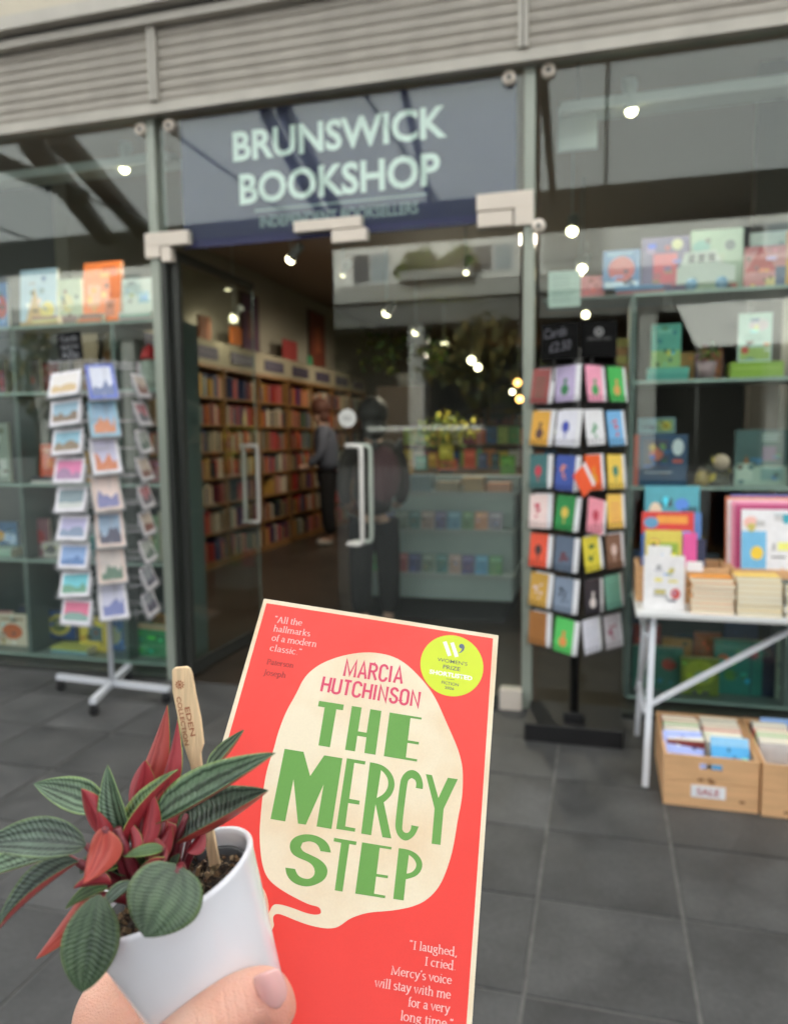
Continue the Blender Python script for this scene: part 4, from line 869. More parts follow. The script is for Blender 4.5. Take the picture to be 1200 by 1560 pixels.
# ---------------- sale crates on the ground
def sale_crate(x, y, w, d, h, label, cols):
    t = crate('sale_crate', label, x, y, 0, w, d, h, 2, True); return t
sc = sale_crate(.262, 3.165, .358, .50, .215, 'pine sale crate of paperbacks on the paving, wholly in view', 0)
o = MB().box((.105, -.004, .045), (.235, -.0008, .095), WHITEP).build('sale_label', sc)
place_text(text_mesh('SALE', .045, mat('red_ink', (.45, .06, .07), .6), width=.085, height=.027, bold=.0006), .127, .057, o, y=-.0052)
sale_crate(.628, 3.150, .36, .52, .215, 'pine sale crate of paperbacks cut by the right frame edge', 0)
NTH = ['first', 'second', 'third', 'fourth', 'fifth', 'sixth', 'seventh', 'eighth', 'ninth', 'tenth', 'eleventh', 'twelfth', 'thirteenth', 'fourteenth', 'fifteenth', 'sixteenth']
SPN = ['green', 'white', 'peach', 'pale grey', 'maroon', 'off white', 'slate', 'ivory', 'buff', 'rose', 'cream', 'putty']
spc = [(150, 210, 140), (225, 225, 228), (225, 170, 150), (215, 215, 215), (140, 60, 55), (228, 226, 222), (90, 100, 110), (225, 222, 215), (222, 214, 196), (205, 90, 90), (225, 222, 215), (215, 210, 200)]
for (cx, w0, n0, lb) in ((.280, .150, 15, 'left row of the sale crate'), (.442, .155, 16, 'right row of the sale crate'), (.66, .14, 10, 'left row of the crate at the frame edge'), (.815, .15, 10, 'right row of the crate at the frame edge')):
    y = 3.62; k = 0
    while y > 3.33 and k < n0:
        c = spc[(k*5+int(cx*100)) % len(spc)]; d = random.uniform(.018, .028); hh = random.uniform(.20, .215)
        t = MB().box((0, 0, 0), (w0, .001, hh), paper(*c)).box((0, d-.001, 0), (w0, d, hh), paper(*c)).box((0, .001, 0), (.0015, d-.001, hh), paper(*c))
        o = t.build('paperback', loc=(cx+random.uniform(-.004, .004), y-d, .014), rot=(.10+random.uniform(-.03, .03), 0, random.uniform(-.03, .03)))
        MB().box((.002, .0012, .002), (w0-.002, d-.0012, hh-.001), PAGES).build('pages', o)
        tag(o, '%s paperback, %s from the back, %s' % (SPN[(k*5+int(cx*100)) % len(spc)], NTH[k], lb), 'book', 'upright paperbacks in the '+lb); y -= d+.001; k += 1
book('pale lilac paperback leaning at the front left of the sale crate', .285, .095, .155, .21, 3.19, (160, 175, 230), [('d', .75, .3, .06, .05, (205, 90, 120)), ('r', .1, .1, .8, .02, (180, 190, 235))], tilt=-.75, ry=.0, rz=.12, d=.012)
book('sky blue paperback leaning at the front right of the sale crate', .452, .095, .145, .19, 3.19, (75, 165, 220), [('l', .3, .4, 2, .5, (190, 205, 130)), ('r', .0, .8, 1, .2, (130, 185, 220))], tilt=-.55, d=.014)
book('light blue book with red flowers in the crate at the frame edge', .70, .05, .15, .22, 3.50, (130, 165, 215), [('d', .4, .4, .25, .12, (160, 60, 110)), ('d', .7, .55, .15, .1, (190, 60, 80))], tilt=-.5, d=.014)

# ================================================================== INSIDE: OAK BOOKCASES
SHZ = [.08, .42, .76, 1.07, 1.38, 1.70, 2.03]
BK = [(160,52,42),(170,95,55),(175,160,135),(50,60,90),(130,105,72),(95,38,50),(180,170,150),(75,88,72),(165,128,60),(72,50,85),(140,72,65),(45,45,50),(160,75,75),(115,122,115)]
BKN = ['red','orange','cream','navy','tan','maroon','ivory','green','yellow','purple','brown','black','pink','grey']
ORD = ['bottom', 'sixth', 'fifth', 'fourth', 'third', 'second', 'top']
def bay(y0, w, idx, nm):
    t = thing('oak_bookcase', '%s oak bookcase bay along the left wall inside the shop' % nm, 'bookcase', (-4.42, y0, 0), group=None)
    D = .30
    MB().box((-D, -.018, 0), (0, .018, 2.36), OAK).build('side_panel', t); MB().box((-D, w-.019, 0), (0, w-.001, 2.36), OAK).build('side_panel', t)
    MB().box((-D, .018, 0), (-D+.01, w-.019, 2.36), mat('oak_back', (.12, .06, .02), .6)).build('back_panel', t)
    MB().box((-D, .018, 0), (0, w-.019, .078), OAK).build('plinth', t)
    MB().box((-D, -.018, 2.36), (.01, w-.001, 2.40), OAK).build('top_board', t)
    for z in SHZ[1:]: MB().box((-D+.01, .018, z-.022), (0, w-.019, z), OAK).build('shelf', t)
    MB().box((-D, 0, 2.40), (-.012, w-.004, 2.68), mat('header_cream', (.30, .27, .19), .7)).build('header', t)
    o = MB().box((-.010, w*.18, 2.46), (.004, w*.82, 2.60), mat('header_sign_navy', (.035, .025, .06), .5)).build('section_sign', t)
    for k in range(5): MB().box((.0045, w*.26+k*w*.10, 2.515), (.0055, w*.26+k*w*.10+w*.07, 2.54), mat('header_print', (.12, .11, .13), .6)).build('print', o)
    return t
nms = ['first', 'second', 'third', 'fourth', 'fifth', 'sixth', 'seventh', 'eighth']
ys = [6.55, 7.55, 8.45, 9.42, 10.40, 11.35, 12.3, 13.25, 14.2]
bays = []; SEEN = set()
for i in range(8):
    t = bay(ys[i], ys[i+1]-ys[i], i, nms[i]); bays.append(t); w = ys[i+1]-ys[i]
    stuff = MB()
    for si, z in enumerate(SHZ):
        y = .03; prev = 'shelf side'
        while y < w-.07:
            th = random.uniform(.030, .055) if i < 4 else random.uniform(.04, .08); hh = random.uniform(.19, .26); dd = random.uniform(.14, .2)
            if random.random() < .13: y += random.uniform(.05, .18); continue
            ci = random.randrange(len(BK)); c = BK[ci]
            if i in (1, 2, 3) and si >= 2:
                o = MB().box((-dd, 0, 0), (0, th-.002, hh), paper(*c)).build('shelf_book', loc=(-4.42-.02-random.uniform(0, .03), ys[i]+y, z+.001))
                tag(o, '%s book right of a %s one, %s shelf, %s oak bookcase' % (BKN[ci], prev, ORD[si], nms[i]) if prev != 'shelf side' else '%s book at the left end, %s shelf, %s oak bookcase' % (BKN[ci], ORD[si], nms[i]), 'book', 'books on the %s shelf of the %s oak bookcase' % (ORD[si], nms[i]))
                while o['label'] in SEEN: o['label'] = o['label'].replace(' book', ' book further along', 1) if 'further along' not in o['label'] else o['label'].replace('further along', 'still further along', 1)
                SEEN.add(o['label']); prev = BKN[ci]
            else: stuff.box((-.02-dd, y, z+.001), (-.02, y+th-.002, z+hh), paper(*c))
            y += th
    if stuff.v: tag(stuff.build('shelf_books', t), kind='stuff')
# things above the cases
def fr(label, y, z, w, h, col, inner, cat='picture', name='framed_picture', x=-4.79):
    t = thing(name, label, cat, (x, y, z)); MB().box((0, -w/2, -h/2), (.03, w/2, h/2), mat('frame_dark', (.05, .03, .02), .5)).build('frame', t)
    o = MB().box((.031, -w/2+.03, -h/2+.03), (.034, w/2-.03, h/2-.03), paper(*col)).build('print', t)
    MB().add([(.0355, -w*.2, -h*.25), (.0355, w*.22, -h*.2), (.0355, w*.15, h*.25), (.0355, -w*.15, h*.2)], [(0,1,2,3)], paper(*inner)).build('motif', o)
fr('tall dark framed picture on the wall above the bookcases', 9.9, 3.12, .55, .85, (95, 70, 90), (130, 90, 80))
fr('tall brick red poster high on the left shop wall', 12.5, 3.22, .75, .95, (125, 55, 40), (170, 90, 60))
for y, z, w, h, c, lb in ((8.15, 2.70, .26, .28, (120, 70, 40), 'brown display book standing on the second bookcase'), (8.95, 2.74, .28, .22, (200, 110, 45), 'orange display book standing on the third bookcase'), (10.7, 2.70, .5, .3, (150, 60, 60), 'red display book on top of the fourth bookcase'), (11.5, 2.70, .16, .16, (60, 130, 90), 'small green object on top of the bookcases')):
    o = MB().box((-.03, -w/2, 0), (0, w/2, h), paper(*c)).build('display_book', loc=(-4.5, y, z-.015)); tag(o, lb, 'book')
# long shelf on the wall carrying two of them
tag(MB().box((-4.80, 7.6, 2.68), (-4.44, 9.3, 2.684), mat('wall_ledge', (.30, .28, .22), .7)).build('wall_ledge'), 'narrow ledge over the nearest oak bookcases', 'ledge')

# ---------------- tiered display behind the closed door
dt = thing('tiered_display', 'grey tiered book display table behind the closed glass door', 'display table', (-1.35, 6.0, 0))
GREYT = mat('grey_blue_display', (.30, .37, .36), .6, noise=(2, .1))
MB().box((-.6, .1, 0), (.6, 1.2, .2), mat('display_base_dark', (.03, .03, .03), .7)).build('base', dt)
for w, y0, z0, z1 in ((1.35, .0, .2, .39), (1.30, .28, .39, .72), (1.25, .56, .72, 1.02)):
    MB().box((-w/2, y0, z0), (w/2, 1.2, z1), GREYT).build('tier', dt)
    MB().box((-w/2, y0-.012, z1-.02), (w/2, y0-.002, z1+.02), mat('tier_lip', (.30, .34, .33), .4)).build('lip', dt)
PAL = [(185,110,130),(110,160,110),(90,150,150),(150,90,95),(70,75,110),(110,125,115),(75,110,110),(150,130,125),(85,80,115),(85,135,165),(90,130,95),(190,130,100),(130,125,140)]
PN = ['pink','green','turquoise','rust','indigo','sage','dark teal','taupe','plum','blue','moss','apricot','mauve']
for (zb, yy, x0, x1, lv) in ((.392, 6.06, -2.02, -.70, 'lower'), (.722, 6.34, -1.98, -.72, 'middle')):
    x = x0; k = 0
    while x < x1-.1:
        w = random.uniform(.105, .125); ci = (k*1+(3 if lv == 'middle' else 0)) % len(PAL); c = PAL[ci]
        if lv == 'middle': c = tuple(int(q*.75+45) for q in c)
        b = book('%s face out paperback in the row on the %s tier' % (PN[ci], lv), x, zb, w-.008, .165, yy, c, [('r', .1, .7, .8, .2, tuple(min(255, q+40) for q in c))], tilt=-.2, group='face out books on the %s tier' % lv)
        x += w; k += 1
for k, (x, w, h, c, lb) in enumerate(((-1.9, .2, .12, (110, 125, 135), 'grey blue'), (-1.66, .2, .16, (120, 140, 145), 'pale slate'), (-1.42, .2, .10, (150, 140, 120), 'buff'), (-1.18, .18, .14, (170, 145, 110), 'sand'), (-.96, .2, .09, (190, 140, 115), 'salmon'))):
    n = 4
    for q in range(n): tag(MB().box((0, 0, 0), (w, .2, h/n-.001), paper(*c)).build('book', loc=(x+random.uniform(-.01, .01), 6.6, 1.022+q*h/n)), '%s book, %s in its pile on the top tier' % (lb, ('lowest', 'second', 'third', 'topmost')[q]), 'book', 'piled books on the top tier')
for px0, px1, py0, py1, c, lb in ((668, 690, 678, 712, (205, 190, 60), 'lime yellow'), (666, 696, 700, 716, (225, 110, 60), 'bright orange'), (706, 724, 684, 714, (205, 80, 45), 'vermilion'), (728, 742, 690, 714, (60, 75, 110), 'navy'), (632, 650, 694, 716, (70, 140, 120), 'sea green'), (652, 664, 690, 712, (200, 150, 50), 'amber'), (762, 784, 694, 722, (90, 160, 50), 'leaf green'), (748, 760, 690, 716, (30, 60, 60), 'dark teal'), (608, 628, 700, 722, (190, 140, 70), 'ochre')):
    fb('%s face out book on top of the tiered display' % lb, px0, py0, px1, py1, 6.9, c, [('r', .15, .6, .7, .2, tuple(min(255, q+45) for q in c))])
tag(MB().box((-2.0, 6.88, 1.02), (-.7, 7.1, 1.16), GREYT).build('display_riser'), 'low grey riser carrying bright books on the tiered display', 'riser')
vs = thing('flower_vase', 'vase of small yellow flowers behind the bright books', 'vase', (-1.45, 7.25, 1.16))
MB().lathe([(0, 0), (.06, 0), (.09, .12), (.05, .2), (.06, .24)], mat('grey_ceramic', (.15, .16, .15), .4), 14).build('vessel', vs)
b = MB(); leaf_cloud(b, (0, 0, .42), .26, 260, GRN+[mat('yellow_petal', (.60, .52, .05), .7), mat('yellow_petal', (.60, .52, .05), .7), mat('lime_leaf', (.30, .38, .06), .7)], .035, (1.2, 1, .7)); b.build('flowers', vs)
MB_ = thing('centre_table', 'dark display table with piled books deeper in the shop', 'table', (-1.2, 9.5, 0))
MB().box((-.9, -.5, .72), (.9, .5, .76), OAK).build('table_top', MB_)
for sx in (-.85, .85):
    for sy in (-.45, .45): MB().box((sx-.03, sy-.03, 0), (sx+.03, sy+.03, .72), OAK).build('leg', MB_)
for i in range(5):
    for q in range(3): tag(MB().box((0, 0, 0), (.2, .26, .045), paper(*PAL[(i*3+q*5) % 13])).build('book', loc=(-2.0+i*.34+random.uniform(-.02, .02), 9.2, .762+q*.046), rot=(0, 0, random.uniform(-.06, .06))), '%s book, %s in pile %s on the dark centre table' % (PN[(i*3+q*5) % 13], ('lowest', 'middle', 'topmost')[q], ('one', 'two', 'three', 'four', 'five')[i]), 'book', 'piled books on the centre table')
gn = thing('browser_stand', 'oak browser stand of face out books behind the tiered display', 'book stand', (-1.3, 8.3, 0))
MB().box((-.95, 0, 0), (.95, .3, 1.18), OAK).build('base', gn)
for zz, yy in ((1.18, 0), (1.42, .12)): MB().box((-.95, yy, zz), (.95, yy+.2, zz+.02), OAK).build('shelf', gn)
MB().box((-.95, .3, 0), (.95, .33, 1.66), mat('oak_back', (.12, .06, .02), .6)).build('back_panel', gn)
k = 0
for zz, yy, rw in ((1.201, .04, 'lower'), (1.441, .18, 'upper')):
    x = -2.2
    while x < -.5:
        w = random.uniform(.12, .15); c = ((225,190,60),(200,90,50),(90,150,70),(210,200,180),(60,100,140),(225,130,60),(150,60,80),(170,190,90))[(k*3) % 8]; nme = ('yellow','red orange','green','cream','blue','orange','wine red','lime')[(k*3) % 8]
        book('%s book number %s on the %s ledge of the oak browser stand' % (nme, ('one','two','three','four','five','six','seven','eight','nine','ten','eleven','twelve','thirteen')[k % 13], rw), x, zz, w-.01, random.uniform(.16, .2), 8.3+yy, c, tilt=-.1); x += w; k += 1
# tall case at the back, mid shop
bc = thing('back_bookcase', 'wide bookcase against the far back of the shop', 'bookcase', (-2.5, 16.4, 0))
for x in (-1.9, -.9, .1, 1.1, 2.1): MB().box((x-.02, 0, 0), (x+.02, .3, 2.2), OAK).build('upright', bc)
for z in (.1, .5, .9, 1.3, 1.7, 2.1): MB().box((-1.9, 0, z-.02), (2.1, .3, z), OAK).build('shelf', bc)
st = MB()
for z in (.1, .5, .9, 1.3, 1.7):
    x = -1.85
    while x < 2.0:
        w = random.uniform(.04, .09); st.box((x, .03, z), (x+w-.004, .2, z+random.uniform(.2, .3)), paper(*random.choice(BK))); x += w
tag(st.build('shelf_books', bc), kind='stuff')
gd = thing('indoor_plant', 'leafy green plant standing deep in the shop', 'plant', (-3.3, 12.8, 2.4))
MB().lathe([(0, 0), (.12, 0), (.16, .22), (.13, .22)], CONCD, 14).build('pot', gd)
b = MB(); leaf_cloud(b, (0, 0, .6), .6, 160, GRN, .10, (1.6, 1, .8)); b.build('foliage', gd)
tag(MB().box((-3.7, 12.5, 0), (-2.9, 13.1, 2.4), mat('dark_cabinet_wood', (.06, .04, .025), .6)).build('tall_cabinet'), 'tall dark cabinet carrying a leafy plant', 'cabinet')

# ---------------- customers
def skin_body(name, parent, joints, edges, m, sub=2, root=0):
    me = bpy.data.meshes.new(name); me.from_pydata([j[0] for j in joints], edges, []); o = bpy.data.objects.new(name, me); COL.objects.link(o)
    sm = o.modifiers.new('skin', 'SKIN'); ss = o.modifiers.new('sub', 'SUBSURF'); ss.levels = sub; ss.render_levels = sub
    if not me.skin_vertices: bpy.context.view_layer.objects.active = o
    sv = me.skin_vertices[0].data if me.skin_vertices else None
    for i, j in enumerate(joints):
        r = j[1]; sv[i].radius = (r, r) if not isinstance(r, tuple) else r; sv[i].use_root = (i == root)
    me.materials.append(m); sm.use_smooth_shade = True
    if parent is not None: o.parent = parent
    return o
def customer(label, loc, rz, top, legs, hair, bag=None, bend=0):
    t = thing('person', label, 'person', loc, rz)
    J = [((0, 0, .95), .05), ((0, 0, 1.10), .06), ((0, bend*.3, 1.30), .15), ((0, bend*.5, 1.42), .10), ((0, bend*.7, 1.50), .055), ((0, bend*.9, 1.58), .085), ((0, bend, 1.70), .085),
         ((.18, bend*.5, 1.40), .06), ((.23, bend*.6-.02, 1.14), .045), ((.2, bend-.16, .98), .035), ((.18, bend-.26, .97), .03),
         ((-.18, bend*.5, 1.40), .06), ((-.23, bend*.6-.02, 1.14), .045), ((-.2, bend-.16, .98), .035), ((-.18, bend-.26, .97), .03),
         ((.09, 0, .86), .05), ((.10, -.02, .48), .06), ((.10, .03, .09), .042), ((.11, -.12, .04), .035),
         ((-.09, 0, .86), .05), ((-.10, -.02, .48), .06), ((-.10, .03, .09), .042), ((-.11, -.12, .04), .035)]
    E_ = [(0,1),(1,2),(2,3),(3,4),(4,5),(5,6),(3,7),(7,8),(8,9),(9,10),(3,11),(11,12),(12,13),(13,14),(0,15),(15,16),(16,17),(17,18),(0,19),(19,20),(20,21),(21,22)]
    skin_body('body', t, J, E_, mat('person_skin', (.42, .26, .19), .6))
    J2 = [((0, 0, .90), .165), ((0, 0, 1.08), .155), ((0, bend*.3, 1.30), .175), ((0, bend*.5, 1.44), .115), ((.19, bend*.5, 1.40), .075), ((.24, bend*.6-.02, 1.14), .062), ((.21, bend-.14, 1.0), .05), ((-.19, bend*.5, 1.40), .075), ((-.24, bend*.6-.02, 1.14), .062), ((-.21, bend-.14, 1.0), .05)]
    skin_body('shirt', t, J2, [(0,1),(1,2),(2,3),(3,4),(4,5),(5,6),(3,7),(7,8),(8,9)], top)
    J3 = [((0, 0, .99), .145), ((.09, 0, .84), .125), ((.11, -.02, .48), .10), ((.11, .02, .12), .085), ((-.09, 0, .84), .12), ((-.11, -.02, .48), .10), ((-.11, .02, .12), .085)]
    skin_body('trousers', t, J3, [(0,1),(1,2),(2,3),(0,4),(4,5),(5,6)], legs)
    b = MB().sphere((0, bend+.02, 1.71), .118, hair, 14, (1, 1.05, 1.05)); b.sphere((0, bend+.05, 1.60), .10, hair, 12, (1, .8, 1.1)); b.build('hair', t)
    for s_ in (-1, 1): MB().sphere((s_*.11, -.06, .04), .06, mat('pale_shoe', (.35, .33, .3), .6), 10, (.75, 1.9, .6)).build('shoe', t)
    return t
customer('person in a grey blue top and black trousers reading at the bookcases', (-3.78, 10.25, 0), math.radians(-70), mat('grey_blue_cloth', (.075, .085, .115), .8), mat('black_cloth', (.006, .006, .007), .9), mat('auburn_hair', (.07, .022, .012), .7), bend=-.10).scale = (1.15, 1.15, 1.15)
pc = customer('dark haired person in dark clothes standing behind the closed glass door', (-1.70, 5.62, 0), math.radians(200), mat('dark_brown_coat', (.022, .016, .014), .9), mat('dark_jeans', (.012, .012, .013), .9), mat('black_hair', (.008, .006, .005), .6))
bg_ = thing('rucksack', 'dusky pink and grey bag on the back of the dark haired person', 'bag', (-1.56, 5.42, 1.12))
b = MB().sphere((0, 0, .12), .16, mat('dusky_pink_bag', (.075, .026, .034), .8), 14, (.8, .5, 1.35)); b.build('bag_body', bg_)
MB().tube([(-.08, .05, .32), (-.1, .10, .38), (-.12, .22, .30)], .014, mat('grey_strap', (.10, .10, .11), .8), 6).build('strap', bg_)
MB().tube([(.08, .05, .32), (.1, .10, .38), (.08, .22, .30)], .014, mat('grey_strap', (.10, .10, .11), .8), 6).build('strap', bg_)
# ================================================================== FOREGROUND: THE PAPERBACK
from mathutils.geometry import tessellate_polygon
BX = cd(.98790141, -.14966705, -.04062745).normalized()
BU = cd(.14343362, .78216526, .60633679).normalized()
BN = BX.cross(BU).normalized()
BTL = cp(403, 912, .43514)
BM = Matrix(((BX.x, BU.x, BN.x, BTL.x), (BX.y, BU.y, BN.y, BTL.y), (BX.z, BU.z, BN.z, BTL.z), (0, 0, 0, 1)))
bk = thing('held_book', 'red and cream paperback held up with THE MERCY STEP in green capitals', 'book', M=BM)
def stained(name, rgb, st, amt, rough=.45, scale=22, coat=0):
    m = mat(name, rgb, rough, coat=coat); n, l = m.node_tree.nodes, m.node_tree.links; p = n['Principled BSDF']
    tc = n.new('ShaderNodeTexCoord'); a = n.new('ShaderNodeTexNoise'); a.inputs['Scale'].default_value = scale; a.inputs['Detail'].default_value = 6
    b = n.new('ShaderNodeTexNoise'); b.inputs['Scale'].default_value = 900; b.inputs['Detail'].default_value = 3
    r = n.new('ShaderNodeValToRGB'); r.color_ramp.elements[0].position = .45; r.color_ramp.elements[1].position = .75
    r.color_ramp.elements[0].color = (*rgb, 1); r.color_ramp.elements[1].color = (*st, 1)
    mx = n.new('ShaderNodeMix'); mx.data_type = 'RGBA'; mx.blend_type = 'MULTIPLY'; mx.inputs[0].default_value = amt
    l.new(tc.outputs['Object'], a.inputs[0]); l.new(tc.outputs['Object'], b.inputs[0]); l.new(a.outputs['Fac'], r.inputs[0])
    rr = n.new('ShaderNodeMapRange'); rr.inputs[1].default_value = .3; rr.inputs[2].default_value = .7; rr.inputs[3].default_value = .94; rr.inputs[4].default_value = 1.03
    l.new(b.outputs['Fac'], rr.inputs[0]); l.new(r.outputs[0], mx.inputs[6]); l.new(rr.outputs[0], mx.inputs[7]); l.new(mx.outputs[2], p.inputs['Base Color'])
    return m
C_CREAM = stained('cover_cream_print', (.74, .645, .47), (.68, .50, .31), .5)
C_RED = stained('cover_red_print', (.76, .043, .030), (.72, .037, .025), .25, .33)
C_GREEN = stained('cover_green_print', (.112, .30, .048), (.125, .31, .056), .5)
C_PINK = mat('cover_raspberry_print', (.62, .055, .12), .45)
C_LIME = mat('seal_lime_print', (.56, .66, .020), .4)
C_WHITE = mat('cover_white_print', (.82, .80, .76), .45)
C_QUOTE = mat('cover_pale_pink_print', (.84, .50, .46), .45)
C_DARK = mat('seal_grey_ink', (.10, .11, .10), .5)
C_NAME = mat('cover_dark_red_print', (.30, .02, .018), .5)
BW, BH, BT = .135, .213, .017
b = MB(); b.box((0, -BH, -.0004), (BW, 0, 0), C_CREAM); b.box((0, -BH, -BT), (BW, 0, -BT+.0004), C_CREAM); b.box((-.0003, -BH, -BT), (.0001, 0, -.0001), C_CREAM)
b.build('cover', bk)
MB().box((.0004, -BH+.0008, -BT+.0006), (BW-.0012, -.0008, -.0006), PAGES).build('pages', bk)
def crom(pts, sharp=50):
    out = []; n = len(pts)
    for i in range(n):
        a, p, c = [Vector(pts[(i+k) % n]) for k in (-1, 0, 1)]
        if (p-a).length < 1e-6 or (c-p).length < 1e-6: out.append(tuple(p)); continue
        if math.degrees((p-a).angle(c-p)) > sharp: out.append(tuple(p))
        else: out += [tuple(p.lerp(a, .25)), tuple(p.lerp(c, .25))]
    return out
def ink(name, polys, m, z, smooth=0, sharp=50, parent=bk):
    b = MB()
    for rings in polys:
        if smooth:
            for _ in range(smooth): rings = [crom(r, sharp) for r in rings]
        rr = [[Vector((u/1000, -v/1000, z)) for u, v in r] for r in rings]
        flat = [p for r in rr for p in r]; tris = tessellate_polygon(rr)
        fs = []
        for t in tris:
            a, q, c = [flat[i] for i in t]
            fs.append(t if (q-a).cross(c-a).z > 0 else t[::-1])
        b.add(flat, fs, m)
    return b.build(name, parent)
ink('red_panel', [[[(1.9, 2.7), (132.0, 2.5), (132.6, 100), (132.7, BH*1000-2.6), (2.2, BH*1000-2.6), (2.2, 100)]]], C_RED, .00006)
blob = [(60.3,23.9),(50.2,27.7),(41.8,32.8),(36.3,38.1),(32.4,44.6),(30.6,53.9),(27.6,63.8),(26.1,75.8),(26.1,84.8),(25.1,94.7),(25.8,105.0),(27.3,115.3),(29.2,126.0),(32.7,136.2),(36.0,141.9),(39.8,145.0),(45.9,147.6),(51.8,149.4),(58.2,151.1),(62.4,151.3),(63.6,151.8),(64.5,153.3),(63.9,154.3),(61.4,154.8),(57.8,154.7),(52.8,153.8),(48.5,153.2),(44.9,153.0),(42.4,153.6),(41.6,156.9),(40.5,159.7),(41.6,164.0),(44.4,164.0),(45.1,161.6),(44.3,160.2),(43.7,158.2),(44.6,157.1),(46.3,156.8),(49.4,157.3),(53.8,158.2),(58.7,159.0),(63.5,159.4),(68.2,159.3),(71.6,158.6),(73.8,157.3),(75.8,155.4),(77.8,153.7),(82.2,151.4),(86.7,149.8),(93.7,148.3),(99.4,146.7),(105.1,144.6),(110.5,141.3),(115.3,135.6),(117.9,129.0),(120.0,120.2),(120.9,111.9),(121.4,103.5),(122.5,94.6),(122.4,86.5),(121.6,78.6),(119.5,71.9),(116.7,66.0),(110.3,54.8),(105.4,46.0),(100.9,39.7),(94.4,33.1),(85.5,26.2),(77.6,23.1),(68.9,22.6)]
ink('cream_head_shape', [[blob]], C_CREAM, .00012, 2, 80)
L = {
 'T': [[(43.3,55.5),(56.5,55.4),(56.6,58.5),(53.1,58.6),(53.7,79.0),(47.8,79.0),(46.9,58.6),(43.3,58.6)]],
 'H': [[(60.8,55.4),(66.0,55.4),(66.3,68.4),(70.8,68.4),(70.6,55.5),(76.5,55.5),(77.1,79.0),(71.4,79.0),(71.1,70.8),(66.4,70.8),(66.6,79.0),(61.5,79.0)]],
 'E': [[(80.9,55.6),(97.9,55.6),(97.8,56.7),(92.1,56.8),(92.3,68.8),(98.1,68.8),(98.1,70.2),(92.3,70.2),(92.5,77.8),(98.3,77.8),(98.3,79.0),(81.4,79.0)]],
 'M': [[(31.4,83.5),(41.1,83.5),(46.9,94.8),(51.7,83.5),(61.0,83.5),(62.1,117.7),(54.9,117.7),(54.3,97.8),(49.7,117.7),(45.9,117.8),(39.2,97.7),(39.7,117.8),(32.6,117.8)]],
 'E2': [[(63.2,83.1),(72.7,83.1),(72.7,84.8),(67.3,84.8),(67.9,102.5),(73.1,102.6),(73.2,104.5),(67.8,104.6),(68.3,115.5),(73.3,115.6),(73.3,117.2),(64.3,117.3)]],
 'T2': [[(64.1,121.4),(74.9,121.4),(74.9,123.0),(71.7,123.0),(72.3,143.6),(68.7,143.6),(67.8,123.1),(64.2,123.0)]],
 'E3': [[(77.5,121.3),(91.6,121.2),(91.6,122.3),(86.1,122.4),(86.4,133.8),(91.8,133.7),(91.8,134.9),(86.4,135.0),(86.6,142.2),(91.8,142.2),(91.8,143.3),(78.1,143.5)]],
 'Y': [[(103.5,84.5),(106.6,84.5),(111.0,95.1),(114.6,84.5),(119.6,84.4),(114.1,99.8),(114.3,116.6),(110.1,116.7),(109.7,100.4)]]}
R_ = [[(75.0,83.2),(79.0,83.2),(82.7,84.1),(86.2,86.6),(88.3,89.8),(89.0,93.2),(88.3,96.7),(86.8,99.3),(84.8,101.5),(90.9,117.4),(86.6,117.5),(81.0,103.0),(81.2,117.5),(76.4,117.5)], [(81.1,86.2),(83.2,87.6),(85.1,89.9),(85.8,92.8),(85.3,95.5),(83.9,97.9),(81.1,100.0)]]
P_ = [[(95.0,121.1),(99.6,121.0),(103.5,122.1),(106.1,124.3),(107.1,127.0),(106.3,130.0),(104.2,132.3),(100.1,134.0),(100.3,142.9),(95.5,143.0)], [(100.1,123.3),(102.2,124.3),(103.9,126.1),(104.2,128.0),(103.2,129.9),(101.6,131.1),(100.1,131.5)]]
C_ = [[(102.8,92.1),(102.8,90.1),(101.9,87.1),(100.1,84.6),(97.7,83.5),(95.5,83.7),(93.5,85.0),(91.8,87.7),(91.3,91.1),(91.7,110.0),(92.3,113.1),(93.8,115.7),(96.2,117.3),(98.3,117.3),(100.4,115.8),(102.0,113.6),(103.1,110.0),(99.5,109.9),(99.5,112.0),(98.6,113.5),(97.4,113.9),(96.1,113.5),(95.1,111.9),(94.9,90.5),(95.3,88.7),(96.7,87.6),(98.3,88.0),(99.4,89.5),(99.4,92.1)]]
S_ = [[(63.9,128.1),(62.5,125.1),(59.7,122.9),(55.0,121.6),(50.0,121.9),(46.0,123.7),(44.2,126.2),(44.4,129.1),(46.2,131.5),(49.3,132.7),(54.4,133.6),(57.2,135.2),(58.4,137.6),(57.9,139.6),(56.0,140.9),(53.0,140.9),(50.6,139.9),(49.0,137.6),(44.5,137.7),(45.4,140.2),(47.8,142.6),(51.2,144.0),(55.8,144.2),(60.0,142.6),(63.4,139.9),(64.2,136.6),(62.9,134.0),(59.7,131.9),(55.0,130.6),(50.8,129.6),(49.5,128.0),(49.9,125.9),(52.5,124.7),(55.7,124.9),(57.9,126.4),(58.9,128.2)]]
for k, v in L.items(): ink('title_letter', [v], C_GREEN, .00018)
for v in (R_, P_, C_, S_): ink('title_letter', [v], C_GREEN, .00018, 2, 46)
def cover_text(body, u, v, width, height, m, bold=0, ang=0, z=.00020, parent=bk, nm='lettering', spacing=1):
    t = text_mesh(body, height*1.4/1000, m, width=width/1000, height=height/1000, bold=bold, spacing=spacing); t.name = nm; t.parent = parent
    t.location = (u/1000, -v/1000, z); t.rotation_euler = (0, 0, ang); return t
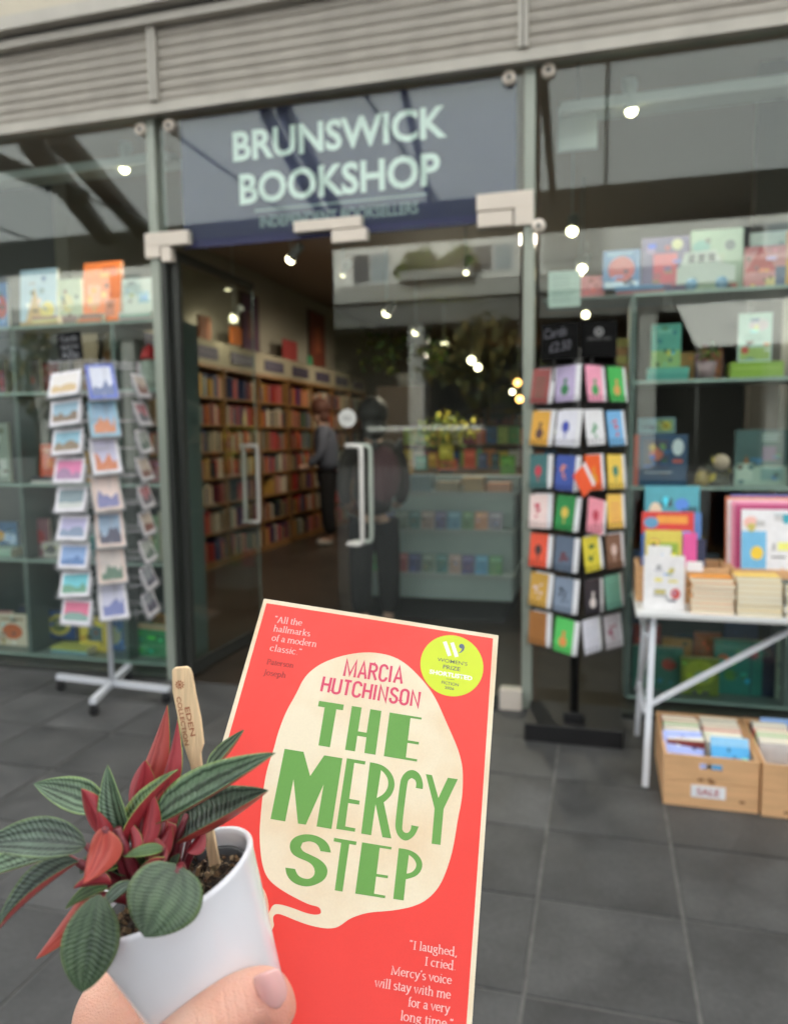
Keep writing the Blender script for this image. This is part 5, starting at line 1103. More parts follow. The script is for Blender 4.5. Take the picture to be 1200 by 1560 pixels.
# author, drawn as an upright condensed sans in single strokes
def stroke(b, pts, w, m, z, k=0):
    pts = [Vector((x, y, 0)) for x, y in pts]; n = len(pts); vs = []
    for i, p in enumerate(pts):
        a = pts[max(i-1, 0)]; c = pts[min(i+1, n-1)]
        d1 = (p-a).normalized() if i else (c-p).normalized(); d2 = (c-p).normalized() if i < n-1 else d1
        t = (d1+d2); t = t.normalized() if t.length > .1 else d1
        nrm = Vector((-t.y, t.x, 0)); ww = w[i] if isinstance(w, list) else w
        s = ww/2/max(.45, nrm.dot(Vector((-d1.y, d1.x, 0))))
        vs += [Vector((p.x+nrm.x*s, p.y+nrm.y*s, z+k*2e-6)), Vector((p.x-nrm.x*s, p.y-nrm.y*s, z+k*2e-6))]
    b.add(vs, [(2*i, 2*i+1, 2*i+3, 2*i+2) for i in range(n-1)], m)
def arc(cx, cy, rx, ry, a0, a1, n=10): return [(cx+rx*math.cos(math.radians(a0+(a1-a0)*i/n)), cy+ry*math.sin(math.radians(a0+(a1-a0)*i/n))) for i in range(n+1)]
NG = {  # narrow capitals in a box 0..w by 0..1, (advance, strokes)
 'M': (.60, [[(0,0),(.02,1),(.26,.12),(.50,1),(.52,0)]]), 'A': (.44, [[(0,0),(.19,1),(.38,0)],[(.06,.3),(.32,.3)]]),
 'R': (.42, [[(0,0),(0,.96),(.16,.96)]+arc(.16,.73,.17,.23,90,-90)+[(.02,.5)],[(.17,.5),(.36,0)]]),
 'C': (.42, [arc(.18,.74,.17,.24,0,180)+[(.01,.28)]+arc(.18,.26,.17,.24,180,360)]), 'I': (.15, [[(.02,0),(.02,1)]]),
 'H': (.42, [[(0,0),(0,1)],[(.34,0),(.34,1)],[(0,.5),(.34,.5)]]), 'U': (.42, [[(0,1),(0,.2)]+arc(.17,.2,.17,.18,180,360)+[(.34,1)]]),
 'T': (.36, [[(-.02,.96),(.32,.96)],[(.15,0),(.15,.96)]]), 'N': (.44, [[(0,0),(0,.98),(.34,.02),(.34,1)]]),
 'S': (.39, [arc(.16,.74,.15,.23,10,200,8)+[(.08,.56),(.24,.44)]+arc(.16,.26,.16,.24,20,-190,8)]), 'O': (.44, [arc(.18,.74,.17,.24,0,180)+[(.01,.26)]+arc(.18,.26,.17,.24,180,360)+[(.35,.74)]])}
def narrow(body, u, v, width, h, m, ang):
    adv = sum(NG[c][0]+.09 for c in body)-.17; sx = width/adv; b = MB(); x = 0; k = 0
    for c in body:
        for st_ in NG[c][1]:
            stroke(b, [((x+px*1)*sx/1000, py*h/1000) for px, py in st_], .00138, m, 0, k); k += 1
        x += NG[c][0]+.09
    o = b.build('author_name', bk); o.location = (u/1000, -v/1000, .0002); o.rotation_euler = (0, 0, ang)
narrow('MARCIA', 53.6, 39.4, 31.0, 9.6, C_PINK, math.radians(1.6)); narrow('HUTCHINSON', 43.3, 50.1, 52.1, 8.6, C_PINK, 0)
# serif lettering for the quotations: strokes of a broad nib plus serifs
def nibw(p, q): d = Vector((q[0]-p[0], q[1]-p[1])); return .075+.11*abs(d.y)/max(d.length, 1e-6)
O_ = arc(.42,.5,.36,.47,80,440,16)
SG = {
 'l': (.48, [[(.24,0),(.24,1.55)],[(.06,.02),(.42,.02)],[(.08,1.48),(.24,1.54)]]),
 'i': (.46, [[(.22,0),(.22,1)],[(.05,.02),(.39,.02)],[(.06,.93),(.22,.99)],[(.18,1.36),(.26,1.36),(.26,1.30)]]),
 't': (.56, [[(.24,1.28),(.24,.2),(.32,.04),(.52,.08)],[(.04,.96),(.5,.96)]]),
 'h': (1.02, [[(.2,0),(.2,1.55)],[(.04,.02),(.38,.02)],[(.05,1.48),(.2,1.54)],[(.2,.72)]+arc(.5,.66,.26,.32,130,0,8)+[(.76,0)],[(.6,.02),(.94,.02)]]),
 'n': (1.02, [[(.2,0),(.2,1)],[(.04,.02),(.38,.02)],[(.05,.93),(.2,.99)],[(.2,.72)]+arc(.5,.66,.26,.32,130,0,8)+[(.76,0)],[(.6,.02),(.94,.02)]]),
 'm': (1.58, [[(.2,0),(.2,1)],[(.04,.02),(.38,.02)],[(.05,.93),(.2,.99)],[(.2,.72)]+arc(.5,.66,.26,.32,130,0,8)+[(.76,0)],[(.6,.02),(.92,.02)],[(.76,.72)]+arc(1.06,.66,.26,.32,130,0,8)+[(1.32,0)],[(1.16,.02),(1.5,.02)]]),
 'u': (1.0, [[(.05,.96),(.2,.98),(.2,.35)]+arc(.44,.33,.24,.31,180,300,6)+[(.74,.25)],[(.6,.96),(.76,.98),(.76,.0),(.9,.02)]]),
 'r': (.72, [[(.2,0),(.2,1)],[(.04,.02),(.42,.02)],[(.05,.93),(.2,.99)],[(.2,.68),(.36,.9),(.52,.96),(.64,.9)]]),
 'e': (.82, [[(.08,.56),(.70,.56)]+arc(.40,.52,.32,.45,10,300,14)+[(.72,.2)]]),
 'c': (.80, [arc(.42,.5,.34,.47,45,310,14)]), 'o': (.92, [O_]),
 'a': (.84, [[(.14,.80)]+arc(.38,.74,.22,.23,150,0,7)+[(.60,.14),(.70,.03),(.82,.08)],[(.6,.56)]+arc(.34,.28,.22,.24,70,290,8)+[(.6,.22)]]),
 'd': (1.0, [arc(.42,.48,.34,.46,60,300,12),[(.58,1.5),(.74,1.55),(.74,.0),(.9,.02)],[(.56,.85),(.74,.72)],[(.56,.1),(.74,.24)]]),
 'k': (.96, [[(.2,0),(.2,1.55)],[(.04,.02),(.38,.02)],[(.05,1.48),(.2,1.54)],[(.7,.95),(.28,.5)],[(.36,.56),(.76,.04)],[(.62,.02),(.92,.02)],[(.54,.97),(.84,.97)]]),
 's': (.68, [arc(.34,.74,.22,.22,40,220,8)+[(.46,.44)]+arc(.34,.25,.23,.24,40,-150,8)]),
 'f': (.56, [[(.24,0),(.24,1.2)]+arc(.42,1.25,.18,.27,180,60,6),[(.06,.02),(.44,.02)],[(.04,.96),(.46,.96)]]),
 'g': (.86, [arc(.38,.68,.25,.28,0,360,14),[(.55,.9),(.8,.96)],[(.22,.42),(.18,.24),(.6,.12)]+arc(.42,-.20,.34,.26,40,-220,12)]),
 'v': (.90, [[(.1,.96),(.44,.02),(.78,.96)],[(.0,.97),(.26,.97)],[(.64,.97),(.9,.97)]]),
 'y': (.90, [[(.1,.96),(.46,.06)],[(.78,.96),(.4,-.2),(.22,-.42),(.08,-.38)],[(.0,.97),(.26,.97)],[(.64,.97),(.9,.97)]]),
 'w': (1.3, [[(.1,.96),(.38,.02),(.64,.9),(.9,.02),(1.18,.96)],[(.0,.97),(.26,.97)],[(1.04,.97),(1.3,.97)],[(.52,.97),(.74,.97)]]),
 'p': (.98, [[(.2,-.5),(.2,1)],[(.04,-.48),(.38,-.48)],[(.05,.93),(.2,.99)],arc(.48,.48,.33,.47,130,-130,12)]),
 'I': (.62, [[(.3,0),(.3,1.42)],[(.08,.02),(.52,.02)],[(.08,1.40),(.52,1.40)]]),
 'A': (1.26, [[(.14,0),(.62,1.44)],[(.6,1.44),(1.1,0)],[(.34,.5),(.88,.5)],[(.0,.02),(.32,.02)],[(.9,.02),(1.26,.02)]]),
 'M': (1.72, [[(.26,0),(.30,1.38),(.84,.1)],[(.84,.1),(1.36,1.38),(1.44,0)],[(.06,.02),(.46,.02)],[(1.24,.02),(1.64,.02)],[(.1,1.40),(.34,1.40)],[(1.32,1.40),(1.6,1.40)]]),
 'P': (1.06, [[(.26,0),(.26,1.42)],[(.06,.02),(.5,.02)],[(.06,1.40),(.5,1.40)]+arc(.56,1.04,.36,.36,90,-90,8)+[(.28,.68)]]),
 'J': (.66, [[(.36,1.42),(.36,.1),(.22,-.3),(.0,-.36)],[(.14,1.40),(.58,1.40)]]),
 '.': (.36, [[(.12,.06),(.24,.06)]]), ',': (.38, [[(.14,.08),(.24,.05),(.12,-.22)]]), "'": (.34, [[(.18,1.5),(.2,1.4),(.1,1.2)]]),
 '“': (.62, [[(.2,1.5),(.1,1.35),(.14,1.22)],[(.46,1.5),(.36,1.35),(.4,1.22)]]), '”': (.62, [[(.14,1.5),(.2,1.4),(.1,1.2)],[(.4,1.5),(.46,1.4),(.36,1.2)]]), ' ': (.44, [])}
def serif(body, u, v, width, xh, m, ang=0, bold=1.0):
    adv = sum(SG[c][0] for c in body); sx = width/adv; b = MB(); x = 0; k = 0
    for c in body:
        for st_ in SG[c][1]:
            ws = [nibw(st_[max(i-1, 0)], st_[min(i+1, len(st_)-1)])*bold*xh/1000 for i in range(len(st_))]
            stroke(b, [((x+px)*sx/1000, py*xh/1000) for px, py in st_], ws, m, 0, k % 40); k += 1
        x += SG[c][0]
    o = b.build('quotation', bk); o.location = (u/1000, -v/1000, .00020); o.rotation_euler = (0, 0, ang)
serif('“All the', 8.9, 14.0, 15.8, 2.7, C_QUOTE, math.radians(1.5)); serif('hallmarks', 9.8, 19.6, 20.8, 2.6, C_QUOTE, math.radians(.8))
serif('of a modern', 10.3, 25.4, 25.2, 2.6, C_QUOTE, math.radians(.6)); serif('classic.”', 10.7, 31.6, 17.6, 2.6, C_QUOTE, math.radians(.6))
serif('Paterson', 10.9, 39.7, 15.0, 2.2, C_NAME, math.radians(.6), 1.1); serif('Joseph', 10.9, 46.0, 12.2, 2.2, C_NAME, math.radians(.6), 1.1)
for s_, u, v, w in (('“I laughed,', 105.2, 161.5, 21.2), ('I cried.', 112.6, 166.7, 13.8), ("Mercy's voice", 98.5, 172.3, 26.6), ('will stay with me', 92.4, 177.7, 32.8), ('for a very', 107.5, 182.6, 17.8), ('long time.”', 104.9, 187.9, 22.4)):
    serif(s_, u, v, w, 2.25, C_QUOTE, math.radians(.5), 1.12)
# round seal
sc_ = (110.6, 22.9); sr = 17.6
seal = ink('seal', [[[(sc_[0]+sr*math.cos(2*math.pi*i/64)*.985, sc_[1]+(sr+.75)*math.sin(2*math.pi*i/64)) for i in range(64)]]], C_LIME, .00020)
b = MB()
for (x0, y0, x1, y1) in ((105.2, 9.4, 108.8, 17.6), (109.3, 9.3, 112.8, 17.5)):
    stroke(b, [(x0/1000, -y0/1000), (x1/1000, -y1/1000)], .0021, C_WHITE, .00026)
b.build('seal_bars', seal)
b = MB(); b.add([((114.9+1.5*math.cos(t))/1000, (-10.6+1.5*math.sin(t))/1000, .00026) for t in [i*math.pi/10 for i in range(20)]], [tuple(range(20))], mat('seal_slate_ink', (.10, .13, .20), .5))
stroke(b, [(.1160, -.0106), (.1158, -.0126), (.1148, -.0142), (.1136, -.0151)], [.0013, .0011, .0007, .0003], mat('seal_slate_ink', (.10, .13, .20), .5), .000265)
b.build('seal_comma', seal)
A1 = math.radians(-.4)
cover_text("WOMEN'S", 102.4, 21.9, 16.6, 2.2, C_DARK, .00001, A1, .00026, seal); cover_text('PRIZE', 105.9, 25.8, 9.4, 2.3, C_DARK, .00004, A1, .00026, seal)
cover_text('SHORTLISTED', 98.9, 30.0, 23.4, 2.5, C_WHITE, .00010, A1, .00026, seal)
b = MB(); stroke(b, [(.1083, -.0316), (.1129, -.0314)], .00025, C_DARK, .00026); b.build('seal_rule', seal)
cover_text('FICTION', 106.1, 34.8, 9.2, 1.7, C_DARK, .00003, A1, .00026, seal); cover_text('2026', 108.1, 37.4, 5.0, 1.5, C_DARK, .00003, A1, .00026, seal)

# ================================================================== POT
PU = cd(-.36669336, .92759043, -.07149809).normalized(); PC = EYE + cd(-.08028834, -.13093689, .27); PR = .0315
PXa = PU.cross(CF).normalized(); PYa = PU.cross(PXa)
PM = Matrix(((PXa.x, PYa.x, PU.x, PC.x), (PXa.y, PYa.y, PU.y, PC.y), (PXa.z, PYa.z, PU.z, PC.z), (0, 0, 0, 1)))
pot = thing('ceramic_pot', 'small glossy white ceramic pot held tilted in the hand', 'plant pot', M=PM)
CER = mat('white_ceramic', (.74, .745, .78), .16, coat=.4, noise=(14, .015))
prof = [(0, -.068), (.0185, -.068), (.0200, -.0665), (.0212, -.0600)] + [(.0212+(PR-.0006-.0212)*k/8, -.060+.057*k/8) for k in range(1, 9)] + [(PR, -.0012), (PR+.0001, -.0004), (PR-.0004, .0004), (PR-.0012, .0006), (PR-.0020, .0001), (PR-.0025, -.0015), (PR-.0032, -.008), (.024, -.03), (0, -.03)]
MB().lathe(prof, CER, 64).build('vessel', pot)
MB().lathe([(.0240, -.012), (.0262, -.0058), (.0270, -.0052), (.0270, -.0066), (.0250, -.013)], BLACK, 40).build('nursery_pot', pot)
SOIL = mat('potting_soil', (.035, .022, .013), .95, noise=(500, .6), bump=(900, 1.0))
b = MB(); n = 40
vs = [(0, 0, -.0075)]; fs = []
for r_i in range(1, 9):
    for k in range(n):
        rr = .0265*r_i/8; vs.append((rr*math.cos(2*math.pi*k/n), rr*math.sin(2*math.pi*k/n), -.0085+random.uniform(-.0012, .0012)))
for k in range(n): fs.append((0, 1+k, 1+(k+1) % n))
for r_i in range(7):
    for k in range(n): a = 1+r_i*n; fs.append((a+k, a+n+k, a+n+(k+1) % n, a+(k+1) % n))
b.add(vs, fs, SOIL)
FIB = [mat('coir_fibre', (.20, .12, .055), .9), mat('bark_chip', (.10, .055, .03), .9), mat('pale_fibre', (.32, .23, .13), .9), SOIL]
for _ in range(420):
    r_ = .0258*math.sqrt(random.random()); a = random.uniform(0, 6.283); p = Vector((r_*math.cos(a), r_*math.sin(a), -.0085+random.uniform(.0, .0015)))
    if random.random() < .55:
        d = Vector((random.gauss(0, 1), random.gauss(0, 1), random.uniform(-.2, .6))).normalized()*random.uniform(.0015, .005)
        e = Vector((random.gauss(0, 1), random.gauss(0, 1), random.gauss(0, .6)))*.001
        b.tube([p, p+d*.5+e, p+d], .00014, random.choice(FIB), 3, False)
    else:
        s = random.uniform(.0005, .0014); R4 = Matrix.Translation(p) @ Euler([random.uniform(0, 6) for _ in range(3)]).to_matrix().to_4x4()
        b.box((-s, -s*.6, -s*.4), (s, s*.6, s*.4), random.choice(FIB), R4)
soil = b.build('potting_soil'); soil.matrix_world = PM; tag(soil, 'dark fibrous potting soil inside the white pot', 'soil', kind='stuff')

# ================================================================== PLANT
def leaf_material(name, dark, silver, edge, seed):
    m = bpy.data.materials.new(name); m.use_nodes = True; n, l = m.node_tree.nodes, m.node_tree.links; p = n['Principled BSDF']
    uv = n.new('ShaderNodeUVMap'); sx = n.new('ShaderNodeSeparateXYZ'); l.new(uv.outputs[0], sx.inputs[0])
    def M1(op, a, b=None, c=None):
        q = n.new('ShaderNodeMath'); q.operation = op
        for i, x in enumerate((a, b, c)):
            if x is None: continue
            if isinstance(x, (int, float)): q.inputs[i].default_value = x
            else: l.new(x, q.inputs[i])
        return q.outputs[0]
    v = M1('ABSOLUTE', M1('MULTIPLY_ADD', sx.outputs[1], 2.0, -1.0))
    tc = n.new('ShaderNodeTexCoord'); nz = n.new('ShaderNodeTexNoise'); nz.inputs['Scale'].default_value = 260; nz.inputs['Detail'].default_value = 4
    l.new(tc.outputs['Object'], nz.inputs[0])
    vj = M1('MULTIPLY_ADD', M1('SUBTRACT', nz.outputs['Fac'], .5), .20, v)
    r = n.new('ShaderNodeValToRGB'); r.color_ramp.interpolation = 'EASE'; e = r.color_ramp.elements
    e[0].position = 0; e[0].color = (*dark, 1); e[1].position = 1; e[1].color = (*edge, 1)
    for pos, c in ((.05, dark), (.16, silver), (.30, silver), (.38, dark), (.46, dark), (.58, silver), (.70, silver), (.78, dark), (.86, [x*1.1 for x in silver]), (.94, edge)):
        q = e.new(pos); q.color = (*c, 1)
    l.new(vj, r.inputs[0])
    # fine side veins running forward from the midrib
    w = M1('SINE', M1('MULTIPLY_ADD', M1('SUBTRACT', sx.outputs[0], M1('MULTIPLY', v, .16)), 120.0, M1('MULTIPLY', nz.outputs['Fac'], 11.0)))
    wv = n.new('ShaderNodeMapRange'); wv.inputs[1].default_value = -1; wv.inputs[2].default_value = -.35; wv.inputs[3].default_value = .84; wv.inputs[4].default_value = 1.0
    l.new(w, wv.inputs[0])
    mx = n.new('ShaderNodeMix'); mx.data_type = 'RGBA'; mx.blend_type = 'MULTIPLY'; mx.inputs[0].default_value = 1
    l.new(r.outputs[0], mx.inputs[6]); l.new(wv.outputs[0], mx.inputs[7])
    n2 = n.new('ShaderNodeTexNoise'); n2.inputs['Scale'].default_value = 75; n2.inputs['Detail'].default_value = 5; l.new(tc.outputs['Object'], n2.inputs[0])
    m2 = n.new('ShaderNodeMapRange'); m2.inputs[1].default_value = .3; m2.inputs[2].default_value = .7; m2.inputs[3].default_value = .60; m2.inputs[4].default_value = 1.35; l.new(n2.outputs['Fac'], m2.inputs[0])
    mx2 = n.new('ShaderNodeMix'); mx2.data_type = 'RGBA'; mx2.blend_type = 'MULTIPLY'; mx2.inputs[0].default_value = 1
    l.new(mx.outputs[2], mx2.inputs[6]); l.new(m2.outputs[0], mx2.inputs[7]); l.new(mx2.outputs[2], p.inputs['Base Color'])
    p.inputs['Roughness'].default_value = .27; p.inputs['Specular IOR Level'].default_value = .6
    bu = n.new('ShaderNodeBump'); bu.inputs['Strength'].default_value = .35; bu.inputs['Distance'].default_value = .0003
    l.new(M1('ADD', w, M1('MULTIPLY', nz.outputs['Fac'], 1.5)), bu.inputs['Height']); l.new(bu.outputs[0], p.inputs['Normal'])
    return m
def red_leaf_material(name, a, b_):
    m = bpy.data.materials.new(name); m.use_nodes = True; n, l = m.node_tree.nodes, m.node_tree.links; p = n['Principled BSDF']
    uv = n.new('ShaderNodeUVMap'); sx = n.new('ShaderNodeSeparateXYZ'); l.new(uv.outputs[0], sx.inputs[0])
    tc = n.new('ShaderNodeTexCoord'); nz = n.new('ShaderNodeTexNoise'); nz.inputs['Scale'].default_value = 150; nz.inputs['Detail'].default_value = 5; l.new(tc.outputs['Object'], nz.inputs[0])
    q = n.new('ShaderNodeMath'); q.operation = 'MULTIPLY_ADD'; q.inputs[1].default_value = 2; q.inputs[2].default_value = -1; l.new(sx.outputs[1], q.inputs[0])
    ab = n.new('ShaderNodeMath'); ab.operation = 'ABSOLUTE'; l.new(q.outputs[0], ab.inputs[0])
    ad = n.new('ShaderNodeMath'); ad.operation = 'MULTIPLY_ADD'; ad.inputs[1].default_value = .5; l.new(nz.outputs['Fac'], ad.inputs[0]); l.new(ab.outputs[0], ad.inputs[2])
    r = n.new('ShaderNodeValToRGB'); e = r.color_ramp.elements; e[0].position = .2; e[0].color = (*a, 1); e[1].position = 1.0; e[1].color = (*b_, 1)
    for pos, c in ((.30, [x*.75 for x in a]), (.36, b_), (.55, a), (.66, [x*.8 for x in b_]), (.72, b_)):
        z = e.new(pos); z.color = (*c, 1)
    l.new(ad.outputs[0], r.inputs[0]); l.new(r.outputs[0], p.inputs['Base Color'])
    p.inputs['Roughness'].default_value = .38
    bu = n.new('ShaderNodeBump'); bu.inputs['Strength'].default_value = .35; bu.inputs['Distance'].default_value = .0003; l.new(nz.outputs['Fac'], bu.inputs['Height']); l.new(bu.outputs[0], p.inputs['Normal'])
    return m
LG = [leaf_material('leaf_top_silver_green', (.030, .060, .030), (.140, .220, .130), (.22, .33, .12), 0),
      leaf_material('leaf_top_dark_green', (.030, .050, .034), (.100, .148, .104), (.14, .21, .09), 1),
      leaf_material('leaf_top_fresh_green', (.045, .10, .03), (.14, .24, .09), (.26, .36, .09), 2),
      leaf_material('leaf_top_deep_green', (.034, .064, .030), (.058, .098, .048), (.10, .15, .06), 3)]
LR = [red_leaf_material('leaf_underside_red', (.28, .024, .022), (.42, .062, .048)), red_leaf_material('leaf_underside_crimson', (.25, .012, .022), (.36, .035, .045)), red_leaf_material('leaf_underside_orange', (.42, .045, .032), (.50, .085, .060))]
STEMM = mat('crimson_stem', (.17, .018, .028), .35, noise=(200, .3))
plant = thing('potted_plant', 'bushy plant with ribbed silver green leaves and red undersides in the white pot', 'plant', M=PM)
PMI = PM.inverted()
def leaf(b, bz, t, tz, wpx, nrm, arch=.10, cup=.25, top=0, bot=0, shape='lance', twist=0, bend=(0, 0, 0)):
    """base and tip as sight line + forward distance, width in photo pixels; nrm = (right, up, towards viewer) of the upper face"""
    B, T = cp(b[0], b[1], bz), cp(t[0], t[1], tz); ax = T-B; Ln = ax.length; A = ax.normalized()
    W = wpx*(bz+tz)/2/FPX; N = cd(nrm[0], nrm[1], -nrm[2]); N = (N-A*N.dot(A)).normalized(); S2 = N.cross(A)
    Bd = cd(bend[0], bend[1], -bend[2]) if any(bend) else Vector((0, 0, 0))
    nu, nv = 22, 16; vs = []; uvs = []
    for i in range(nu+1):
        u = i/nu
        if shape == 'lance': w = (math.sin(math.pi*min(1, u**.72))**.80)*(1-.10*u)
        elif shape == 'spike': w = (math.sin(math.pi*min(1, u**.62))**.9)*(1-.2*u)
        elif shape == 'heart': w = (max(0, 1-abs((u-.40)/.60)**1.75)**.78 if u > .40 else (.10+.90*max(0, 1-((.40-u)/.40)**2)**.42))
        else: w = math.sin(math.pi*u)**.7
        w = max(w, .012); tw = twist*u; n_ = N*math.cos(tw)+S2*math.sin(tw); s_ = S2*math.cos(tw)-N*math.sin(tw)
        cen = B+ax*u+N*(arch*Ln*4*u*(1-u))+Bd*(math.sin(math.pi*u))
        for j in range(nv+1):
            v = j/nv*2-1; off = abs(v)**1.6*cup*W*w/1.2
            rid = (.5+.5*math.cos(v*math.pi*2/ .42))*.030*W*w*(1-abs(v)**6)
            sh = (-.13*Ln*(abs(v)**1.1)*max(0, 1-u/.45) if shape == 'heart' else 0)
            vs.append(cen+s_*(v*W/2*w*(1-.12*cup*abs(v)))+n_*(off+rid)+A*sh); uvs.append((u, (v+1)/2))
    me = bpy.data.meshes.new('leaf'); NV = len(vs); th = .00035
    # lower skin, a third of a millimetre below
    full = [PMI @ p for p in vs]; R3 = PMI.to_3x3()
    low = [PMI @ (p-(N*th)) for p in vs]
    idx = lambda i, j: i*(nv+1)+j
    fs = []; mi = []
    for i in range(nu):
        for j in range(nv):
            fs.append((idx(i, j), idx(i+1, j), idx(i+1, j+1), idx(i, j+1))); mi.append(0)
            fs.append((NV+idx(i, j), NV+idx(i, j+1), NV+idx(i+1, j+1), NV+idx(i+1, j))); mi.append(1)
    for i in range(nu):
        fs.append((idx(i, 0), NV+idx(i, 0), NV+idx(i+1, 0), idx(i+1, 0))); mi.append(0)
        fs.append((idx(i, nv), idx(i+1, nv), NV+idx(i+1, nv), NV+idx(i, nv))); mi.append(0)
    me.from_pydata([tuple(p) for p in full+low], [], fs)
    ul = me.uv_layers.new(name='UVMap'); uu = uvs+uvs
    for lp in me.loops: ul.data[lp.index].uv = uu[lp.vertex_index]
    me.materials.append(LG[top]); me.materials.append(LR[bot]); me.polygons.foreach_set('material_index', mi); me.polygons.foreach_set('use_smooth', [True]*len(fs)); me.update()
    o = bpy.data.objects.new('leaf', me); COL.objects.link(o); o.parent = plant
    return B
CROWN = [(218, 1352, .268), (235, 1345, .272), (200, 1350, .266), (250, 1350, .274), (210, 1335, .270)]
def stem(b, bz, frm=0, r=.0011, mid=None):
    f = CROWN[frm]; P0 = cp(*f) - PU*.010; P2 = cp(b[0], b[1], bz); P1 = (P0+P2)/2+PU*.004 if mid is None else cp(*mid)
    pts = [P0.lerp(P1, k/4).lerp(P1.lerp(P2, k/4), k/4) for k in range(5)]
    o = MB().tube([PMI @ p for p in pts], [r*1.25, r*1.2, r*1.1, r, r*.75], STEMM, 8).build('stem', plant)
#     base          tip            width normal(right, up, to viewer)
LV = [
 ((236,1254),.262,(419,1147),.262, 70,(-.25,.80,.60),-.02,.55,0,0,'lance',0,0),
 ((272,1284),.270,(408,1204),.268, 84,(-.35,.85,.46),-.05,.62,1,0,'lance',0,3),
 ((318,1178),.292,(371,1112),.296, 34,(-.75,.3,.55),-.05,.5,0,0,'lance',0,3),
 ((202,1225),.280,(256,1074),.288, 54,(.55,.15,-.9),.03,.45,2,0,'spike',0,1),
 ((240,1215),.276,(272,1096),.280, 44,(.75,.2,-.6),.02,.5,2,1,'spike',0,1),
 ((201,1232),.270,(222,1158),.272, 46,(.2,.1,-1),.03,.5,2,1,'lance',0,4),
 ((192,1290),.262,(164,1166),.262, 50,(-.15,.1,1),.05,.3,0,0,'lance',0,4),
 ((160,1232),.268,(52,1194),.268, 56,(-.1,.75,.75),.06,.3,0,0,'lance',0,2),
 ((155,1272),.258,(125,1201),.258, 42,(-.1,.2,-1),.04,.45,2,1,'lance',0,2),
 ((132,1288),.254,(-30,1290),.250, 66,(.05,.7,.75),.16,.3,1,0,'lance',0,2),
 ((160,1262),.250,(128,1346),.244, 62,(.2,-.35,-1),.08,.45,2,2,'lance',0,2),
 ((95,1300),.262,(-60,1352),.256, 52,(-.1,.85,.4),.05,.4,0,2,'lance',0,2),
 ((120,1312),.252,(-8,1422),.246, 56,(-.55,.6,.45),.05,.55,1,1,'lance',0,2),
 ((135,1362),.256,(56,1461),.256, 40,(.5,-.3,-.8),.03,.4,2,2,'lance',0,0),
 ((150,1362),.238,(126,1512),.231, 84,(.25,.25,.95),.06,-.12,3,0,'oval',0,0),
 ((268,1330),.240,(221,1428),.230, 116,(.1,.28,.95),.07,-.10,3,0,'heart',0,3),
 ((190,1290),.260,(271,1172),.266, 52,(-.75,.55,.35),.02,.6,2,1,'lance',0,4),
 ((250,1293),.256,(188,1305),.254, 22,(0,.8,.6),.06,.2,2,0,'lance',0,0),
 ((165,1352),.254,(100,1384),.252, 28,(-.3,.8,.5),.04,.5,2,1,'lance',0,2),
 ((183,1290),.262,(182,1222),.264, 20,(.8,.2,-.4),.02,.6,2,1,'spike',0,4),
 ((266,1215),.280,(269,1170),.284, 18,(-.8,.2,.5),.02,.5,0,0,'lance',0,3),
 ((150,1275),.262,(186,1312),.260, 30,(.4,.8,.5),.08,.3,0,0,'lance',0,2),
 ((200,1330),.262,(163,1322),.260, 34,(0,.9,.4),.06,.3,1,0,'lance',0,2),
 ((232,1320),.266,(200,1290),.264, 18,(-.3,.7,.6),.04,.4,2,0,'lance',0,0),
 ((240,1318),.262,(213,1322),.260, 20,(0,.5,-.8),.06,.3,2,1,'lance',0,0),
 ((262,1295),.272,(238,1250),.276, 40,(.2,.3,-.9),.03,.5,2,1,'lance',0,1),
 ((262,1318),.262,(274,1300),.262, 14,(0,.5,.8),.03,.3,0,0,'lance',0,3),
 ((122,1330),.262,(172,1300),.268, 34,(-.2,.8,.3),.05,.3,1,0,'lance',0,2),
 ((214,1296),.257,(232,1204),.261, 38,(.3,.2,-.9),.03,.5,2,1,'lance',0,1),
 ((172,1304),.254,(150,1236),.256, 28,(-.4,.3,-.8),.04,.5,2,1,'lance',0,1),
 ((238,1290),.264,(248,1202),.270, 40,(-.4,.2,-.9),.03,.5,2,0,'spike',0,1),
 ((170,1345),.250,(112,1352),.246, 34,(.1,.4,-.9),.06,.4,2,1,'lance',0,1),
 ((205,1345),.250,(150,1392),.244, 26,(-.3,.6,.6),.06,.5,1,1,'lance',0,1),
 ((286,1300),.262,(312,1262),.268, 30,(.5,.3,-.8),.04,.5,1,1,'lance',0,1),
 ((228,1310),.258,(262,1258),.262, 34,(.5,.3,-.8),.04,.5,2,1,'lance',0,1),
 ((246,1318),.256,(232,1270),.260, 26,(-.2,.3,-.9),.03,.5,2,1,'lance',0,1),
 ((205,1300),.256,(196,1246),.258, 24,(.3,.2,-.9),.03,.5,2,1,'spike',0,1),
 ((222,1330),.254,(252,1306),.250, 20,(.2,.7,-.6),.05,.4,2,1,'lance',0,1),
 ((180,1318),.256,(150,1330),.252, 26,(0,.8,.5),.06,.4,2,1,'lance',0,1),
 ((262,1272),.276,(278,1240),.280, 44,(.2,.5,-.7),.03,.4,2,1,'lance',0,1),
]
for (b_, bz, t_, tz, w, n_, ar, cu, tp, bt, sh, tw, fr_) in LV:
    leaf(b_, bz, t_, tz, w, n_, ar, cu, tp, bt, sh, tw); 
